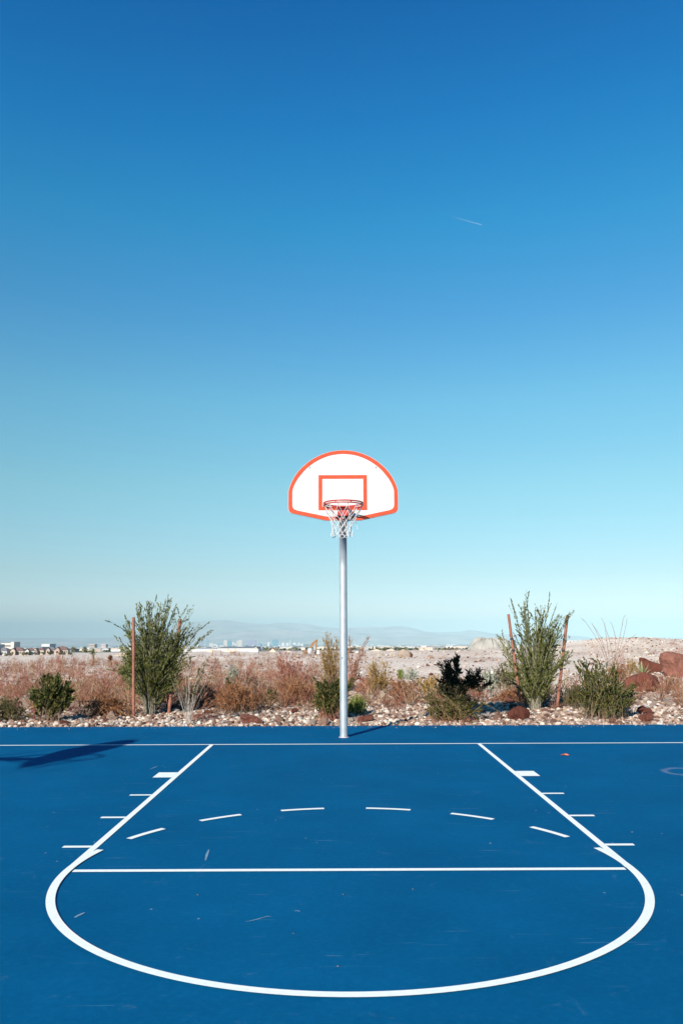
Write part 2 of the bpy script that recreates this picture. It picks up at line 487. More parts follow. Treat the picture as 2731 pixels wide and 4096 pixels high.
arc('free_throw_arc', 180-15.5, 360+15.5, 180, ZL+0.003)
# dashed half of the circle: measured ends of each dash in the photograph
def ang(px, py):
    p = ground(px, py); return math.degrees(math.atan2(p[1]-cY, p[0]))
dash = [((517, 3357), (660, 3317)), ((806, 3286), (968, 3262)), ((1129, 3248), (1298, 3240)),
        ((1462, 3239), (1636, 3246)), ((1798, 3258), (1965, 3281)), ((2115, 3311), (2266, 3350))]
for a, c in dash: arc('arc_dash', ang(*a), ang(*c), 14)
# scuff marks that have a shape of their own
scuff_m = plain('scuffed_paint', (0.13, 0.23, 0.31), 0.8, noise=0.3, nscale=60)
def scuff(pts, w):
    P = [ground(*p)[:2] for p in pts]
    out, inn = [], []
    for i, p in enumerate(P):
        d = P[min(i+1, len(P)-1)] - P[max(i-1, 0)]; d = d/np.linalg.norm(d); nn = np.array([-d[1], d[0]])
        ww = w*0.75*(0.3 + 0.7*math.sin(math.pi*(i+.5)/len(P)))*(0.7+0.5*random.random())
        out.append(p + nn*ww); inn.append(p - nn*ww)
    o = strip('scuff_mark', out + inn, 0.003); o.data.materials.clear(); o.data.materials.append(scuff_m)
scuff([(983, 3688), (1000, 3686), (1025, 3680), (1050, 3673), (1070, 3667), (1085, 3668)], 0.006)
scuff([(822, 3443), (828, 3420), (836, 3400)], 0.013)
scuff([(1178, 3646), (1190, 3645), (1200, 3648)], 0.008)
scuff([(300, 3672), (318, 3662), (340, 3652)], 0.012)
scuff([(600, 3078), (620, 3070), (630, 3066)], 0.012)

# ================================================================ HOOPS
steel = plain('galvanised_steel', (0.39, 0.43, 0.46), 0.42, 0.45, noise=0.12, nscale=7)
board_m = plain('white_backboard_paint', (0.47, 0.47, 0.465), 0.35, noise=0.06, nscale=7, spec=0.2)
stripe_m = plain('orange_stripe_paint', (0.42, 0.062, 0.028), 0.7, noise=0.10, nscale=14, spec=0.12)
rim_m = plain('red_rim_enamel', (0.36, 0.026, 0.018), 0.35, noise=0.08, nscale=20)
net_m = plain('white_net_cord', (0.50, 0.49, 0.48), 0.85)
bolt_m = plain('zinc_bolt', (0.20, 0.20, 0.20), 0.5, 0.3)
ink_m = plain('black_marker_ink', (0.02, 0.02, 0.025), 0.6)
collar_m = plain('worn_pole_collar', (0.45, 0.36, 0.36), 0.8)
K = 0.001112
def bz(y): return 2.887 + (953 - y)*K
outL = [(780, 143), (715, 147), (650, 157), (595, 171), (540, 191), (485, 216), (430, 247), (385, 279), (340, 317), (298, 358), (260, 402), (228, 450),
        (200, 502), (183, 543), (170, 582), (163, 605), (161, 630), (161, 790), (163, 825), (170, 847), (183, 861), (205, 871), (400, 912), (560, 948), (585, 953)]
innL = [(780, 187), (725, 190), (670, 198), (615, 211), (560, 231), (510, 254), (460, 283), (415, 315), (370, 352), (333, 390), (300, 432), (270, 470),
        (245, 513), (228, 548), (215, 583), (208, 607), (207, 630), (207, 760), (209, 790), (217, 812), (233, 826), (262, 838), (420, 871), (570, 903), (605, 908)]
def both(Lp):
    a = [((x-782)*K, bz(y)) for x, y in Lp]
    b_ = [(-x, z) for x, z in a[::-1] if abs(x) > 0.004]
    return a + b_
def rs_angle(poly, n, c):
    P = np.array(poly); th = np.unwrap(np.arctan2(P[:, 1]-c[1], P[:, 0]-c[0]))
    P = np.vstack([P, P[:1]]); th = np.append(th, th[0] + np.sign(th[-1]-th[0])*2*np.pi)
    if th[-1] < th[0]: th = th[::-1]; P = P[::-1]
    tt = np.linspace(th[0], th[0] + 2*np.pi, n, endpoint=False)
    out = []
    for q in tt:
        i = min(max(np.searchsorted(th, q) - 1, 0), len(th)-2)
        A, B = P[i], P[i+1]; d = np.array([math.cos(q), math.sin(q)])
        M = np.array([[d[0], A[0]-B[0]], [d[1], A[1]-B[1]]])
        try: s_ = np.linalg.solve(M, A - np.array(c))[0]
        except Exception: s_ = np.linalg.norm(A - np.array(c))
        out.append((c[0] + d[0]*s_, c[1] + d[1]*s_))
    return out
def hoop(label):
    root = empty('basketball_hoop')
    tag(root, label, 'basketball hoop')
    # pole: vertical, gooseneck bend, horizontal arm behind the board (board front at y = 0)
    PY, RB, ZA, rp_ = 1.97, 0.50, 2.965, 0.0565
    pts = [(0, PY, 0), (0, PY, 0.5), (0, PY, 1.2), (0, PY, 2.0), (0, PY, ZA-RB)]
    for i in range(1, 13):
        a = math.pi/2*i/12
        pts.append((0, PY - RB + RB*math.cos(a), ZA - RB + RB*math.sin(a)))
    pts += [(0, 0.9, ZA), (0, 0.5, ZA), (0, 0.06, ZA)]
    m = MB(); m.tube(pts, rp_, 28)
    pole = m.build('pole', steel, root, True)
    m = MB(); m.tube([(0, PY, -0.002), (0, PY, 0.006)], 0.074, 28); m.build('base_collar', collar_m, pole)
    m = MB()   # a weld seam low on the pole
    m.tube([(0, PY, 0.285), (0, PY, 0.289)], rp_+0.0012, 28)
    m.build('weld_seam', steel, pole)
    # backboard
    outer = both(outL)
    m = MB(); m.prism(outer, 'y', 0.0, 0.032); bd = m.build('backboard', board_m, root)
    cc = (0.0, 3.25); N = 240
    O = rs_angle([(x*0.995, cc[1]+(z-cc[1])*0.995) for x, z in outer], N, cc)
    I = rs_angle(both(innL), N, cc)
    V = np.array([(x, -0.0025, z) for x, z in O] + [(x, -0.0025, z) for x, z in I])
    q = np.array([[i, (i+1) % N, N+(i+1) % N, N+i] for i in range(N)])
    link('border_stripe', mesh('border_stripe', V, q), stripe_m, bd)
    x0, x1 = (503-782)*K, (1052-782)*K; z0, z1 = bz(836), bz(433); w = 0.0475
    m = MB()
    for (a, b_, c, d) in ((x0, x1, z1-w, z1), (x0, x1, z0, z0+w), (x0, x0+w, z0+w, z1-w), (x1-w, x1, z0+w, z1-w)):
        m.add([(a, -0.0025, c), (b_, -0.0025, c), (b_, -0.0025, d), (a, -0.0025, d)], [(0, 1, 2, 3)])
    m.build('target_square', stripe_m, bd)
    for (x, y) in ((403, 345), (1155, 344), (765, 461)):
        m = MB(); m.tube([((x-782)*K, 0.0, bz(y)), ((x-782)*K, -0.007, bz(y))], 0.011 if y < 400 else 0.005, 10)
        m.build('bolt', bolt_m, bd)
    # back frame and braces from the arm up to the board
    m = MB(); m.box((0, 0.0465, 3.08), (0.24, 0.029, 0.34)); m.build('mounting_plate', steel, root)
    for s in (-1, 1):
        m = MB(); m.tube([(s*0.418, 0.036, bz(345)), (s*0.40, 0.08, bz(352)), (s*0.058, 0.78, ZA+0.02)], 0.0125, 10)
        m.tube([(s*0.418, 0.033, bz(345)), (s*0.418, 0.045, bz(345))], 0.028, 12)
        m.build('brace', steel, root, True)
        m = MB(); m.tube([(s*0.36, 0.036, 2.99), (s*0.055, 0.50, ZA)], 0.011, 8)
        m.build('brace', steel, root, True)
    # rim: two stacked rings, back bracket, twelve net hooks
    RC = -0.155 - 0.2286; RZ = 3.045; rr = 0.2286 + 0.008
    def ringpts(r, z, n=64): return [(r*math.cos(2*math.pi*i/n), RC + r*math.sin(2*math.pi*i/n), z) for i in range(n+1)]
    rimo = MB()
    rimo.tube(ringpts(rr, RZ), 0.0085, 10, cap=False)
    rimo.tube(ringpts(rr+0.003, RZ-0.024), 0.0075, 10, cap=False)
    for i in range(8):
        a = 2*math.pi*(i+.5)/8
        rimo.box((rr*math.cos(a), RC+rr*math.sin(a), RZ-0.012), (0.008, 0.014, 0.022), a)
    # flat neck between ring and board, side gussets, back plate
    rimo.prism([(-0.075, -0.004), (0.075, -0.004), (0.098, -0.175), (-0.098, -0.175)], 'z', RZ-0.012, RZ-0.004)
    rim = rimo.build('rim', rim_m, root, True)
    m = MB()
    m.prism([(-0.072, 2.905), (0.072, 2.905), (0.072, RZ+0.004), (-0.072, RZ+0.004)], 'y', -0.0105, -0.0035)
    for s in (-1, 1):
        m.prism([(-0.011, 2.915), (-0.011, RZ-0.012), (-0.165, RZ-0.013), (-0.165, RZ-0.032)], 'x', s*0.066-0.004, s*0.066+0.004)
    m.prism([(-0.078, RZ-0.02), (0.078, RZ-0.02), (0.06, 2.93), (-0.06, 2.93)], 'y', -0.125, -0.118)
    m.build('rim_bracket', rim_m, rim)
    for s in (-1, 1):
        m = MB(); m.tube([(s*0.068, -0.012, 2.935), (s*0.17, -0.17, RZ-0.035), (s*0.232, RC+0.06, RZ-0.026)], 0.006, 8)
        m.build('rim_support_rod', rim_m, rim, True)
    for sx in (-0.045, 0.045):
        for zz in (2.93, 3.01):
            m = MB(); m.tube([(sx, -0.011, zz), (sx, -0.019, zz)], 0.008, 6); m.build('bolt', bolt_m, rim)
    NH = 12
    for i in range(NH):
        a = 2*math.pi*(i+0.5)/NH; ca, sa = math.cos(a), math.sin(a)
        m = MB(); m.tube([((rr-0.001)*ca, RC+(rr-0.001)*sa, RZ-0.028), ((rr-0.004)*ca, RC+(rr-0.004)*sa, RZ-0.045),
                          ((rr-0.014)*ca, RC+(rr-0.014)*sa, RZ-0.048), ((rr-0.018)*ca, RC+(rr-0.018)*sa, RZ-0.036)], 0.003, 6)
        m.build('net_hook', rim_m, rim)
    # net of knotted cord: wide loops at the top, then diamonds, drawn in to a narrow mouth
    rn = random.Random(3)
    levels = [(RZ-0.044, rr-0.012), (RZ-0.155, 0.175), (RZ-0.225, 0.137), (RZ-0.29, 0.118), (RZ-0.345, 0.112), (RZ-0.395, 0.117)]
    nodes = {}
    for l, (z, r) in enumerate(levels):
        for i in range(NH):
            a = 2*math.pi*(i + 0.5 + (0.5 if l % 2 else 0))/NH + 0.03*l + (rn.uniform(-.05, .05) if l else 0)
            q = r*(1 + (rn.uniform(-.05, .05) if l else 0))
            sway = 0.012*l
            nodes[l, i] = np.array([q*math.cos(a) - sway*0.5, RC + q*math.sin(a), z + (rn.uniform(-.010, .010) if l else 0)])
    m = MB()
    def cord(A, B, sag=0.0, off=None):
        mid = (A+B)/2; ce = np.array([0, RC, mid[2]]); o = mid-ce; o = o/np.linalg.norm(o)
        mid = mid + o*sag + (off if off is not None else 0)
        P = [A*(1-u)**2 + 2*u*(1-u)*mid + B*u*u for u in np.linspace(0, 1, 7)]
        m.tube(P, 0.0032, 6)
    for l in range(5):
        for i in range(NH):
            if l % 2 == 0: nb = (i, (i-1) % NH)
            else: nb = (i, (i+1) % NH)
            for j in nb:
                if l >= 2 and rn.random() < 0.03: continue
                cord(nodes[l, i], nodes[l+1, j], (0.016 if l == 0 else rn.uniform(-.004, .006)), np.array([rn.uniform(-.004, .004), 0, 0]))
    for l in range(1, 5):
        for i in range(NH):
            p = nodes[l, i]; m.tube([p+(0, 0, .008), p, p-(0, 0, .008)], [0.004, 0.0062, 0.004], 6)
    for i in range(NH):      # loops at the bottom hem
        p = nodes[5, i]; q = nodes[5, (i+1) % NH]
        if i % 5 == 4: continue
        cord(p, q, 0.004, np.array([0, 0, -0.03]))
    # loose broken cords hanging at the right side
    m.tube([(0.150, RC+.02, RZ-0.13), (0.148, RC+.0, RZ-0.20), (0.158, RC, RZ-0.26), (0.166, RC, RZ-0.30)], 0.003, 6)
    m.tube([(0.166, RC, RZ-0.30), (0.170, RC, RZ-0.315)], [0.006, 0.004], 6)
    m.tube([(0.112, RC-.03, RZ-0.33), (0.104, RC-.03, RZ-0.37), (0.116, RC-.03, RZ-0.41)], 0.0035, 6)
    m.tube([(0.098, RC-.06, RZ-0.36), (0.106, RC-.06, RZ-0.40), (0.096, RC-.06, RZ-0.42)], 0.0035, 6)
    m.build('net', net_m, root, True)
    return root
h1 = hoop('basketball hoop with fan-shaped white and orange backboard on grey pole in the centre')
h1.location = (-0.018, -1.22, 0)
# small inked letter on the pole
m = MB()
ip = atY(1368, 2634, 0.69)
def ink(pts, w=0.0028):
    P = [(ip[0] + a, 0, ip[2] + c) for a, c in pts]
    out = []
    for (x, _, z) in P:
        lx = x - (-0.018)
        out.append((lx, 1.97 - math.sqrt(max(0, 0.0565**2 - lx*lx)) - 0.0012, z))
    m.tube(out, w, 6)
ink([(-0.012, -0.018), (-0.006, 0.0), (-0.001, 0.016)])
ink([(-0.001, 0.016), (0.008, 0.018), (0.012, 0.010), (0.006, 0.002), (-0.004, -0.001)])
pole1 = [c for c in h1.children if c.name.startswith('pole')][0]
m.build('inked_letter', ink_m, pole1)
h2 = hoop('side basketball hoop left of the picture, its shadow lying on the blue court')
h2.location = (-6.40, -6.74, 0); h2.rotation_euler = (0, 0, R(90))
h2['group'] = 'hoops round the court'; h1['group'] = 'hoops round the court'

# ================================================================ PLANTS
def leaf_quads(P, D, Ln, Wd, droop=0.0):
    """diamond leaves: P base (n,3), D direction, lengths, widths"""
    n = len(P)
    D = D/np.linalg.norm(D, axis=1, keepdims=True)
    rnd = rng.normal(size=(n, 3))
    S = np.cross(D, rnd); S /= np.linalg.norm(S, axis=1, keepdims=True) + 1e-9
    N = np.cross(D, S)
    Ln = Ln[:, None]; Wd = Wd[:, None]
    mid = P + D*Ln*0.45
    V = np.stack([P, mid + S*Wd*0.5 + N*Ln*0.05, P + D*Ln, mid - S*Wd*0.5 + N*Ln*0.05], 1).reshape(-1, 3)
    return V, np.arange(n*4).reshape(n, 4)
def stems_mesh(paths, rads, sides=4):
    """paths (n,m,3) rads (n,m)"""
    n, m_, _ = paths.shape
    d = np.gradient(paths, axis=1); d /= np.linalg.norm(d, axis=2, keepdims=True) + 1e-9
    a = np.array([0.31, 0.87, 0.12]); u = np.cross(d, a); u /= np.linalg.norm(u, axis=2, keepdims=True) + 1e-9
    w = np.cross(d, u)
    ang_ = np.arange(sides)*2*np.pi/sides
    V = paths[:, :, None, :] + rads[:, :, None, None]*(np.cos(ang_)[None, None, :, None]*u[:, :, None, :] + np.sin(ang_)[None, None, :, None]*w[:, :, None, :])
    ii = np.arange(n*m_*sides).reshape(n, m_, sides)
    A = ii[:, :-1, :]; B = np.roll(ii, -1, 2)[:, :-1, :]; Cc = np.roll(ii, -1, 2)[:, 1:, :]; Dd = ii[:, 1:, :]
    q = np.stack([A, B, Cc, Dd], -1).reshape(-1, 4)
    return V.reshape(-1, 3), q
def bezier_paths(base, ctrl, tip, m_=7, wob=0.0):
    u = np.linspace(0, 1, m_)[None, :, None]
    P = base[:, None]*(1-u)**2 + 2*u*(1-u)*ctrl[:, None] + tip[:, None]*u*u
    if wob:
        s = np.sin(np.pi*u)
        P = P + rng.normal(size=P.shape)*wob*np.minimum(1, u*3)
    return P
def build_plant(name, mats, base, tips, nleaf, leaf=(0.04, 0.009), leafy=0.5, srad=0.006, spread=0.10, side=0.0, nside=0,
                rosette=False, wob=0.006, dirmix=0.7, tintf=None, ctrl_h=0.55, ctrl_xy=0.3, stem_tint=None):
    """returns (stem mesh, leaf mesh) in coordinates relative to base"""
    n = len(tips); base0 = np.zeros((n, 3))
    base0[:, :2] = rng.normal(size=(n, 2))*spread*0.5
    base0[:, 2] = -0.03
    ctrl = base0 + (tips - base0)*np.array([ctrl_xy, ctrl_xy, ctrl_h]) + rng.normal(size=(n, 3))*0.02
    P = bezier_paths(base0, ctrl, tips, 9, wob)
    if nside:      # side twigs
        par = rng.integers(0, n, nside); k = rng.integers(3, 8, nside)
        s0 = P[par, k]; dd = P[par, np.minimum(k+1, 8)] - P[par, k-1]; dd /= np.linalg.norm(dd, axis=1, keepdims=True) + 1e-9
        out = rng.normal(size=(nside, 3)); out[:, 2] *= 0.5
        ln = side*(0.4 + rng.random(nside))
        e = s0 + (dd*0.8 + out*0.45 + np.array([0, 0, .15]))*ln[:, None]
        P2 = bezier_paths(s0, (s0+e)/2 + dd*ln[:, None]*0.2, e, 9, wob*0.5)
    r = np.linspace(1, 0.22, 9)[None, :]*srad*(0.6 + 0.8*rng.random((n, 1)))
    SV, SQ = stems_mesh(P, r)
    ST = np.repeat(rng.random(n), 9*4)
    allP = P
    if nside:
        r2 = np.linspace(0.5, 0.15, 9)[None, :]*srad*np.ones((nside, 1))
        V2, Q2 = stems_mesh(P2, r2, 3)
        SQ = [SQ, Q2 + len(SV)]; SV = np.concatenate([SV, V2]); ST = np.concatenate([ST, np.repeat(rng.random(nside), 9*3)])
        allP = np.concatenate([P, P2])
    sm = mesh('stems', SV, SQ, ST)
    # leaves along stems
    na = len(allP)
    w = np.ones(na); si = rng.choice(na, nleaf, p=w/w.sum())
    lo = np.where(si < n, 1-leafy, 0.15)
    if rosette: uu = 1 - np.abs(rng.normal(size=nleaf))*0.07; uu = np.clip(uu, 0, 1)*1.0
    else: uu = lo + (1-lo)*rng.random(nleaf)**0.85
    f = uu*8; i0 = np.minimum(f.astype(int), 7); fr = (f-i0)[:, None]
    LP = allP[si, i0]*(1-fr) + allP[si, i0+1]*fr
    T = allP[si, i0+1]-allP[si, i0]; T /= np.linalg.norm(T, axis=1, keepdims=True) + 1e-9
    rd = rng.normal(size=(nleaf, 3)); rd -= T*(rd*T).sum(1, keepdims=True); rd /= np.linalg.norm(rd, axis=1, keepdims=True) + 1e-9
    D = T*dirmix + rd*(1-dirmix) + np.array([0, 0, 0.12])
    Ln = leaf[0]*(0.6 + 0.7*rng.random(nleaf)); Wd = leaf[1]*(0.7 + 0.6*rng.random(nleaf))
    V, Q = leaf_quads(LP, D, Ln, Wd)
    st = rng.random(na)
    T_ = np.clip(0.55*rng.random(nleaf) + 0.45*st[si], 0, 1)
    if tintf is not None: T_ = tintf(T_, LP)
    lm = mesh('foliage', V, Q, np.repeat(T_, 4))
    return sm, lm
def lobes_to_tips(lobes, D, base, depth=0.8, up=True):
    tips = []
    for (px, py, rx, ry, n) in lobes:
        c = atD(px, py, D); sx, sz = rx*D/F, ry*D/F
        q = rng.normal(size=(n, 3)); q /= np.linalg.norm(q, axis=1, keepdims=True)
        q *= rng.random((n, 1))**0.4
        p = c + q*np.array([sx, sx*depth, sz])
        tips.append(p)
    tips = np.concatenate(tips) - base
    tips[:, 2] = np.maximum(tips[:, 2], 0.05)
    return tips
def gpos(px, py):
    p = ground(px, py); p[2] = float(zt(p[0], p[1])); return p
def plant(name, label, cat, basepx, lobes, mats, nleaf, group=None, parts=('stems', 'foliage'), **kw):
    if name != 'tall_shrub':
        nleaf = int(nleaf*2.0); kw['srad'] = kw.get('srad', .006)*0.6
        if 'leaf' in kw: kw['leaf'] = (kw['leaf'][0]*1.05, kw['leaf'][1]*1.3)
    base = gpos(*basepx); D = base[1] - CY
    depth = kw.pop('depth', 0.8)
    tips = lobes_to_tips(lobes, D, base, depth)
    sm, lm = build_plant(name, mats, base, tips, nleaf, **kw)
    root = empty(name, tuple(base)); tag(root, label, cat, group)
    link(parts[0], sm, mats[0], root); link(parts[1], lm, mats[1], root)
    return root
# foliage and stem colours (linear)
bark_w = tinted('pale_bark', [(0, (0.30, 0.26, 0.22)), (1, (0.50, 0.45, 0.40))], 0.9)
bark_o = tinted('olive_bark', [(0, (0.12, 0.11, 0.07)), (0.8, (0.22, 0.20, 0.15)), (1, (0.45, 0.40, 0.34))], 0.9)
bark_r = tinted('red_brown_twigs', [(0, (0.20, 0.065, 0.045)), (1, (0.36, 0.17, 0.12))], 0.9)
bark_b = tinted('brown_twigs', [(0, (0.10, 0.06, 0.04)), (1, (0.25, 0.17, 0.12))], 0.9)
lf_olive = tinted('olive_leaves', [(0, (0.020, 0.028, 0.005)), (0.4, (0.070, 0.083, 0.013)), (0.65, (0.150, 0.155, 0.036)), (0.85, (0.21, 0.21, 0.09)), (1, (0.36, 0.33, 0.19))], 0.55, 0.2, 0.3)
lf_dark = tinted('dark_green_leaves', [(0, (0.014, 0.020, 0.006)), (0.45, (0.040, 0.052, 0.012)), (0.7, (0.10, 0.10, 0.025)), (0.85, (0.17, 0.135, 0.035)), (1, (0.30, 0.19, 0.09))], 0.6, 0.15, 0.2)
lf_black = tinted('blackish_leaves', [(0, (0.005, 0.006, 0.003)), (0.6, (0.016, 0.018, 0.007)), (0.88, (0.045, 0.042, 0.012)), (1, (0.18, 0.14, 0.03))], 0.65, 0.03, 0.2)
lf_moss = tinted('olive_brown_leaves', [(0, (0.020, 0.024, 0.006)), (0.5, (0.062, 0.066, 0.015)), (0.8, (0.14, 0.11, 0.028)), (1, (0.28, 0.17, 0.09))], 0.55, 0.15, 0.3)
lf_green = tinted('bright_green_needles', [(0, (0.07, 0.10, 0.015)), (0.6, (0.17, 0.22, 0.035)), (1, (0.30, 0.31, 0.08))], 0.6, 0.25, 0.3)
lf_dry = tinted('dry_brown_sprigs', [(0, (0.08, 0.028, 0.012)), (0.5, (0.25, 0.100, 0.042)), (0.85, (0.38, 0.195, 0.090)), (1, (0.46, 0.30, 0.18))], 0.8, 0.2, 0.2)
lf_red = tinted('dry_red_sprigs', [(0, (0.14, 0.035, 0.022)), (0.5, (0.30, 0.105, 0.07)), (1, (0.48, 0.27, 0.19))], 0.8, 0.2, 0.2)
lf_gold = tinted('golden_sprigs', [(0, (0.16, 0.09, 0.02)), (0.5, (0.32, 0.20, 0.06)), (1, (0.46, 0.32, 0.13))], 0.8, 0.25, 0.2)
lf_grey = tinted('grey_green_leaves', [(0, (0.13, 0.14, 0.10)), (0.5, (0.28, 0.29, 0.22)), (1, (0.46, 0.46, 0.38))], 0.8, 0.2, 0.2)

plant('tall_shrub', 'tall olive-green shrub between two wooden stakes at the left', 'shrub', (600, 2856),
      [(606, 2680, 132, 88, 150), (560, 2650, 90, 70, 60), (625, 2550, 138, 80, 130), (628, 2450, 90, 60, 60), (600, 2410, 16, 16, 7), (690, 2400, 10, 14, 5), (668, 2405, 10, 14, 4),
       (765, 2427, 28, 20, 7), (782, 2505, 30, 25, 14), (846, 2528, 14, 14, 5), (775, 2562, 28, 10, 7), (552, 2425, 12, 28, 8),
       (512, 2510, 18, 28, 12), (615, 2790, 42, 35, 34), (500, 2680, 30, 40, 34), (498, 2620, 22, 40, 18), (500, 2585, 12, 25, 8), (715, 2640, 42, 60, 40), (700, 2560, 50, 50, 30), (690, 2720, 45, 40, 26)],
      (bark_o, lf_olive), 52000, leaf=(0.046, 0.015), leafy=0.42, ctrl_xy=0.10, srad=0.0042, spread=0.07, side=0.25, nside=1000, ctrl_h=0.5)
plant('tall_shrub', 'tall airy olive-green shrub between two leaning stakes at the right', 'shrub', (2142, 2840),
      [(2150, 2662, 115, 75, 130), (2129, 2750, 85, 48, 60), (2165, 2535, 95, 55, 80), (2093, 2430, 18, 45, 16), (2102, 2372, 4, 10, 3), (2141, 2435, 14, 22, 8), (2165, 2425, 6, 14, 3),
       (2178, 2428, 8, 18, 5), (2197, 2415, 5, 14, 3), (2224, 2415, 4, 8, 2), (2042, 2415, 7, 24, 6), (2235, 2470, 25, 25, 16), (2294, 2440, 3, 8, 2), (2278, 2450, 6, 8, 3),
       (1985, 2540, 8, 22, 4), (2006, 2598, 14, 30, 10), (2034, 2680, 32, 40, 26), (2044, 2547, 12, 42, 12), (2261, 2623, 22, 30, 18), (2275, 2540, 5, 5, 2)],
      (bark_o, lf_olive), 39000, leaf=(0.044, 0.014), leafy=0.46, ctrl_xy=0.18, srad=0.0042, spread=0.07, side=0.22, nside=780, ctrl_h=0.5)
plant('broad_leaf_bush', 'dark green leafy bush by the court edge at far left', 'bush', (205, 2884),
      [(212, 2780, 80, 72, 95), (200, 2715, 50, 30, 30), (140, 2770, 22, 45, 14), (285, 2790, 28, 35, 16), (270, 2730, 18, 22, 8)],
      (bark_b, lf_dark), 4600, leaf=(0.062, 0.017), leafy=0.55, srad=0.006, spread=0.2, side=0.12, nside=90, dirmix=0.6)
plant('dark_bush', 'blackish spiky bush standing against the pale sand right of the pole', 'bush', (1828, 2872),
      [(1824, 2640, 10, 38, 10), (1788, 2650, 16, 18, 7), (1757, 2654, 8, 7, 3), (1817, 2745, 66, 40, 36), (1760, 2740, 20, 30, 8), (1884, 2716, 32, 30, 15), (1916, 2683, 8, 10, 4),
       (1927, 2714, 8, 8, 4), (1960, 2734, 6, 7, 3), (1850, 2800, 60, 25, 14), (1800, 2700, 25, 25, 9)],
      (bark_b, lf_black), 2100, leaf=(0.078, 0.018), leafy=0.30, srad=0.005, spread=0.12, side=0.09, nside=40, dirmix=0.45, ctrl_h=0.6)
plant('low_bush', 'low olive and reddish bush spreading beneath the blackish spiky bush', 'bush', (1812, 2884),
      [(1800, 2832, 95, 38, 130), (1716, 2808, 44, 34, 34), (1905, 2820, 38, 28, 24), (1712, 2762, 40, 28, 18)],
      (bark_r, lf_moss), 6500, leaf=(0.032, 0.010), leafy=0.7, srad=0.004, spread=0.5, side=0.09, nside=110)
plant('yellow_green_bush', 'yellow-green bush just left of the blackish spiky bush', 'bush', (1712, 2800),
      [(1700, 2735, 45, 26, 42), (1735, 2715, 22, 18, 16)],
      (bark_b, lf_gold), 1700, leaf=(0.05, 0.009), leafy=0.6, srad=0.005, spread=0.3, side=0.1, nside=50)
plant('broad_bush', 'large rounded green and brown bush right of the leaning stakes', 'bush', (2410, 2872),
      [(2422, 2770, 118, 78, 230), (2322, 2670, 32, 50, 34), (2382, 2655, 22, 42, 18), (2440, 2670, 35, 30, 24), (2520, 2765, 40, 40, 40), (2340, 2760, 40, 60, 35)],
      (bark_b, lf_dark), 16000, leaf=(0.040, 0.012), leafy=0.8, srad=0.006, spread=0.35, side=0.12, nside=220)
plant('leafy_bush', 'dark green and yellow bush close behind the hoop pole on its left', 'bush', (1314, 2880),
      [(1304, 2785, 58, 72, 120), (1290, 2730, 25, 25, 14), (1350, 2760, 20, 60, 26), (1406, 2731, 18, 24, 14), (1380, 2790, 22, 40, 14)],
      (bark_r, lf_dark), 6000, leaf=(0.042, 0.015), leafy=0.6, srad=0.005, spread=0.18, side=0.1, nside=90, dirmix=0.5)
plant('green_tuft', 'bright green fine-leaved tuft low beside the hoop pole', 'bush', (1418, 2856),
      [(1428, 2812, 40, 30, 130)], (bark_b, lf_green), 3400, leaf=(0.06, 0.004), leafy=0.75, srad=0.003, spread=0.3, wob=0.004, dirmix=0.85)
plant('wispy_bush', 'tall wispy green-brown bush rising behind the hoop pole', 'bush', (1335, 2782),
      [(1322, 2605, 42, 60, 50), (1305, 2545, 18, 22, 14), (1325, 2690, 56, 55, 60), (1352, 2560, 12, 20, 8), (1290, 2620, 14, 20, 8), (1308, 2529, 6, 6, 3)],
      (bark_b, lf_gold), 8500, leaf=(0.032, 0.005), leafy=0.5, srad=0.006, spread=0.2, side=0.16, nside=210, dirmix=0.7)
plant('twiggy_shrub', 'red-brown twiggy shrub leaning right from behind the hoop pole', 'shrub', (1400, 2760),
      [(1416, 2650, 24, 50, 20), (1404, 2548, 14, 8, 6), (1470, 2545, 14, 10, 7), (1455, 2600, 22, 14, 9), (1385, 2600, 12, 25, 8), (1440, 2690, 25, 35, 12)],
      (bark_r, lf_dry), 1900, leaf=(0.028, 0.006), leafy=0.35, srad=0.007, spread=0.12, side=0.15, nside=110, wob=0.014)
plant('golden_bush', 'golden-brown feathery bush a little right of the pole', 'bush', (1512, 2792),
      [(1508, 2705, 56, 56, 85), (1490, 2655, 26, 24, 18), (1545, 2665, 14, 24, 10)],
      (bark_b, lf_gold), 5200, leaf=(0.034, 0.005), leafy=0.6, srad=0.005, spread=0.25, side=0.14, nside=150)
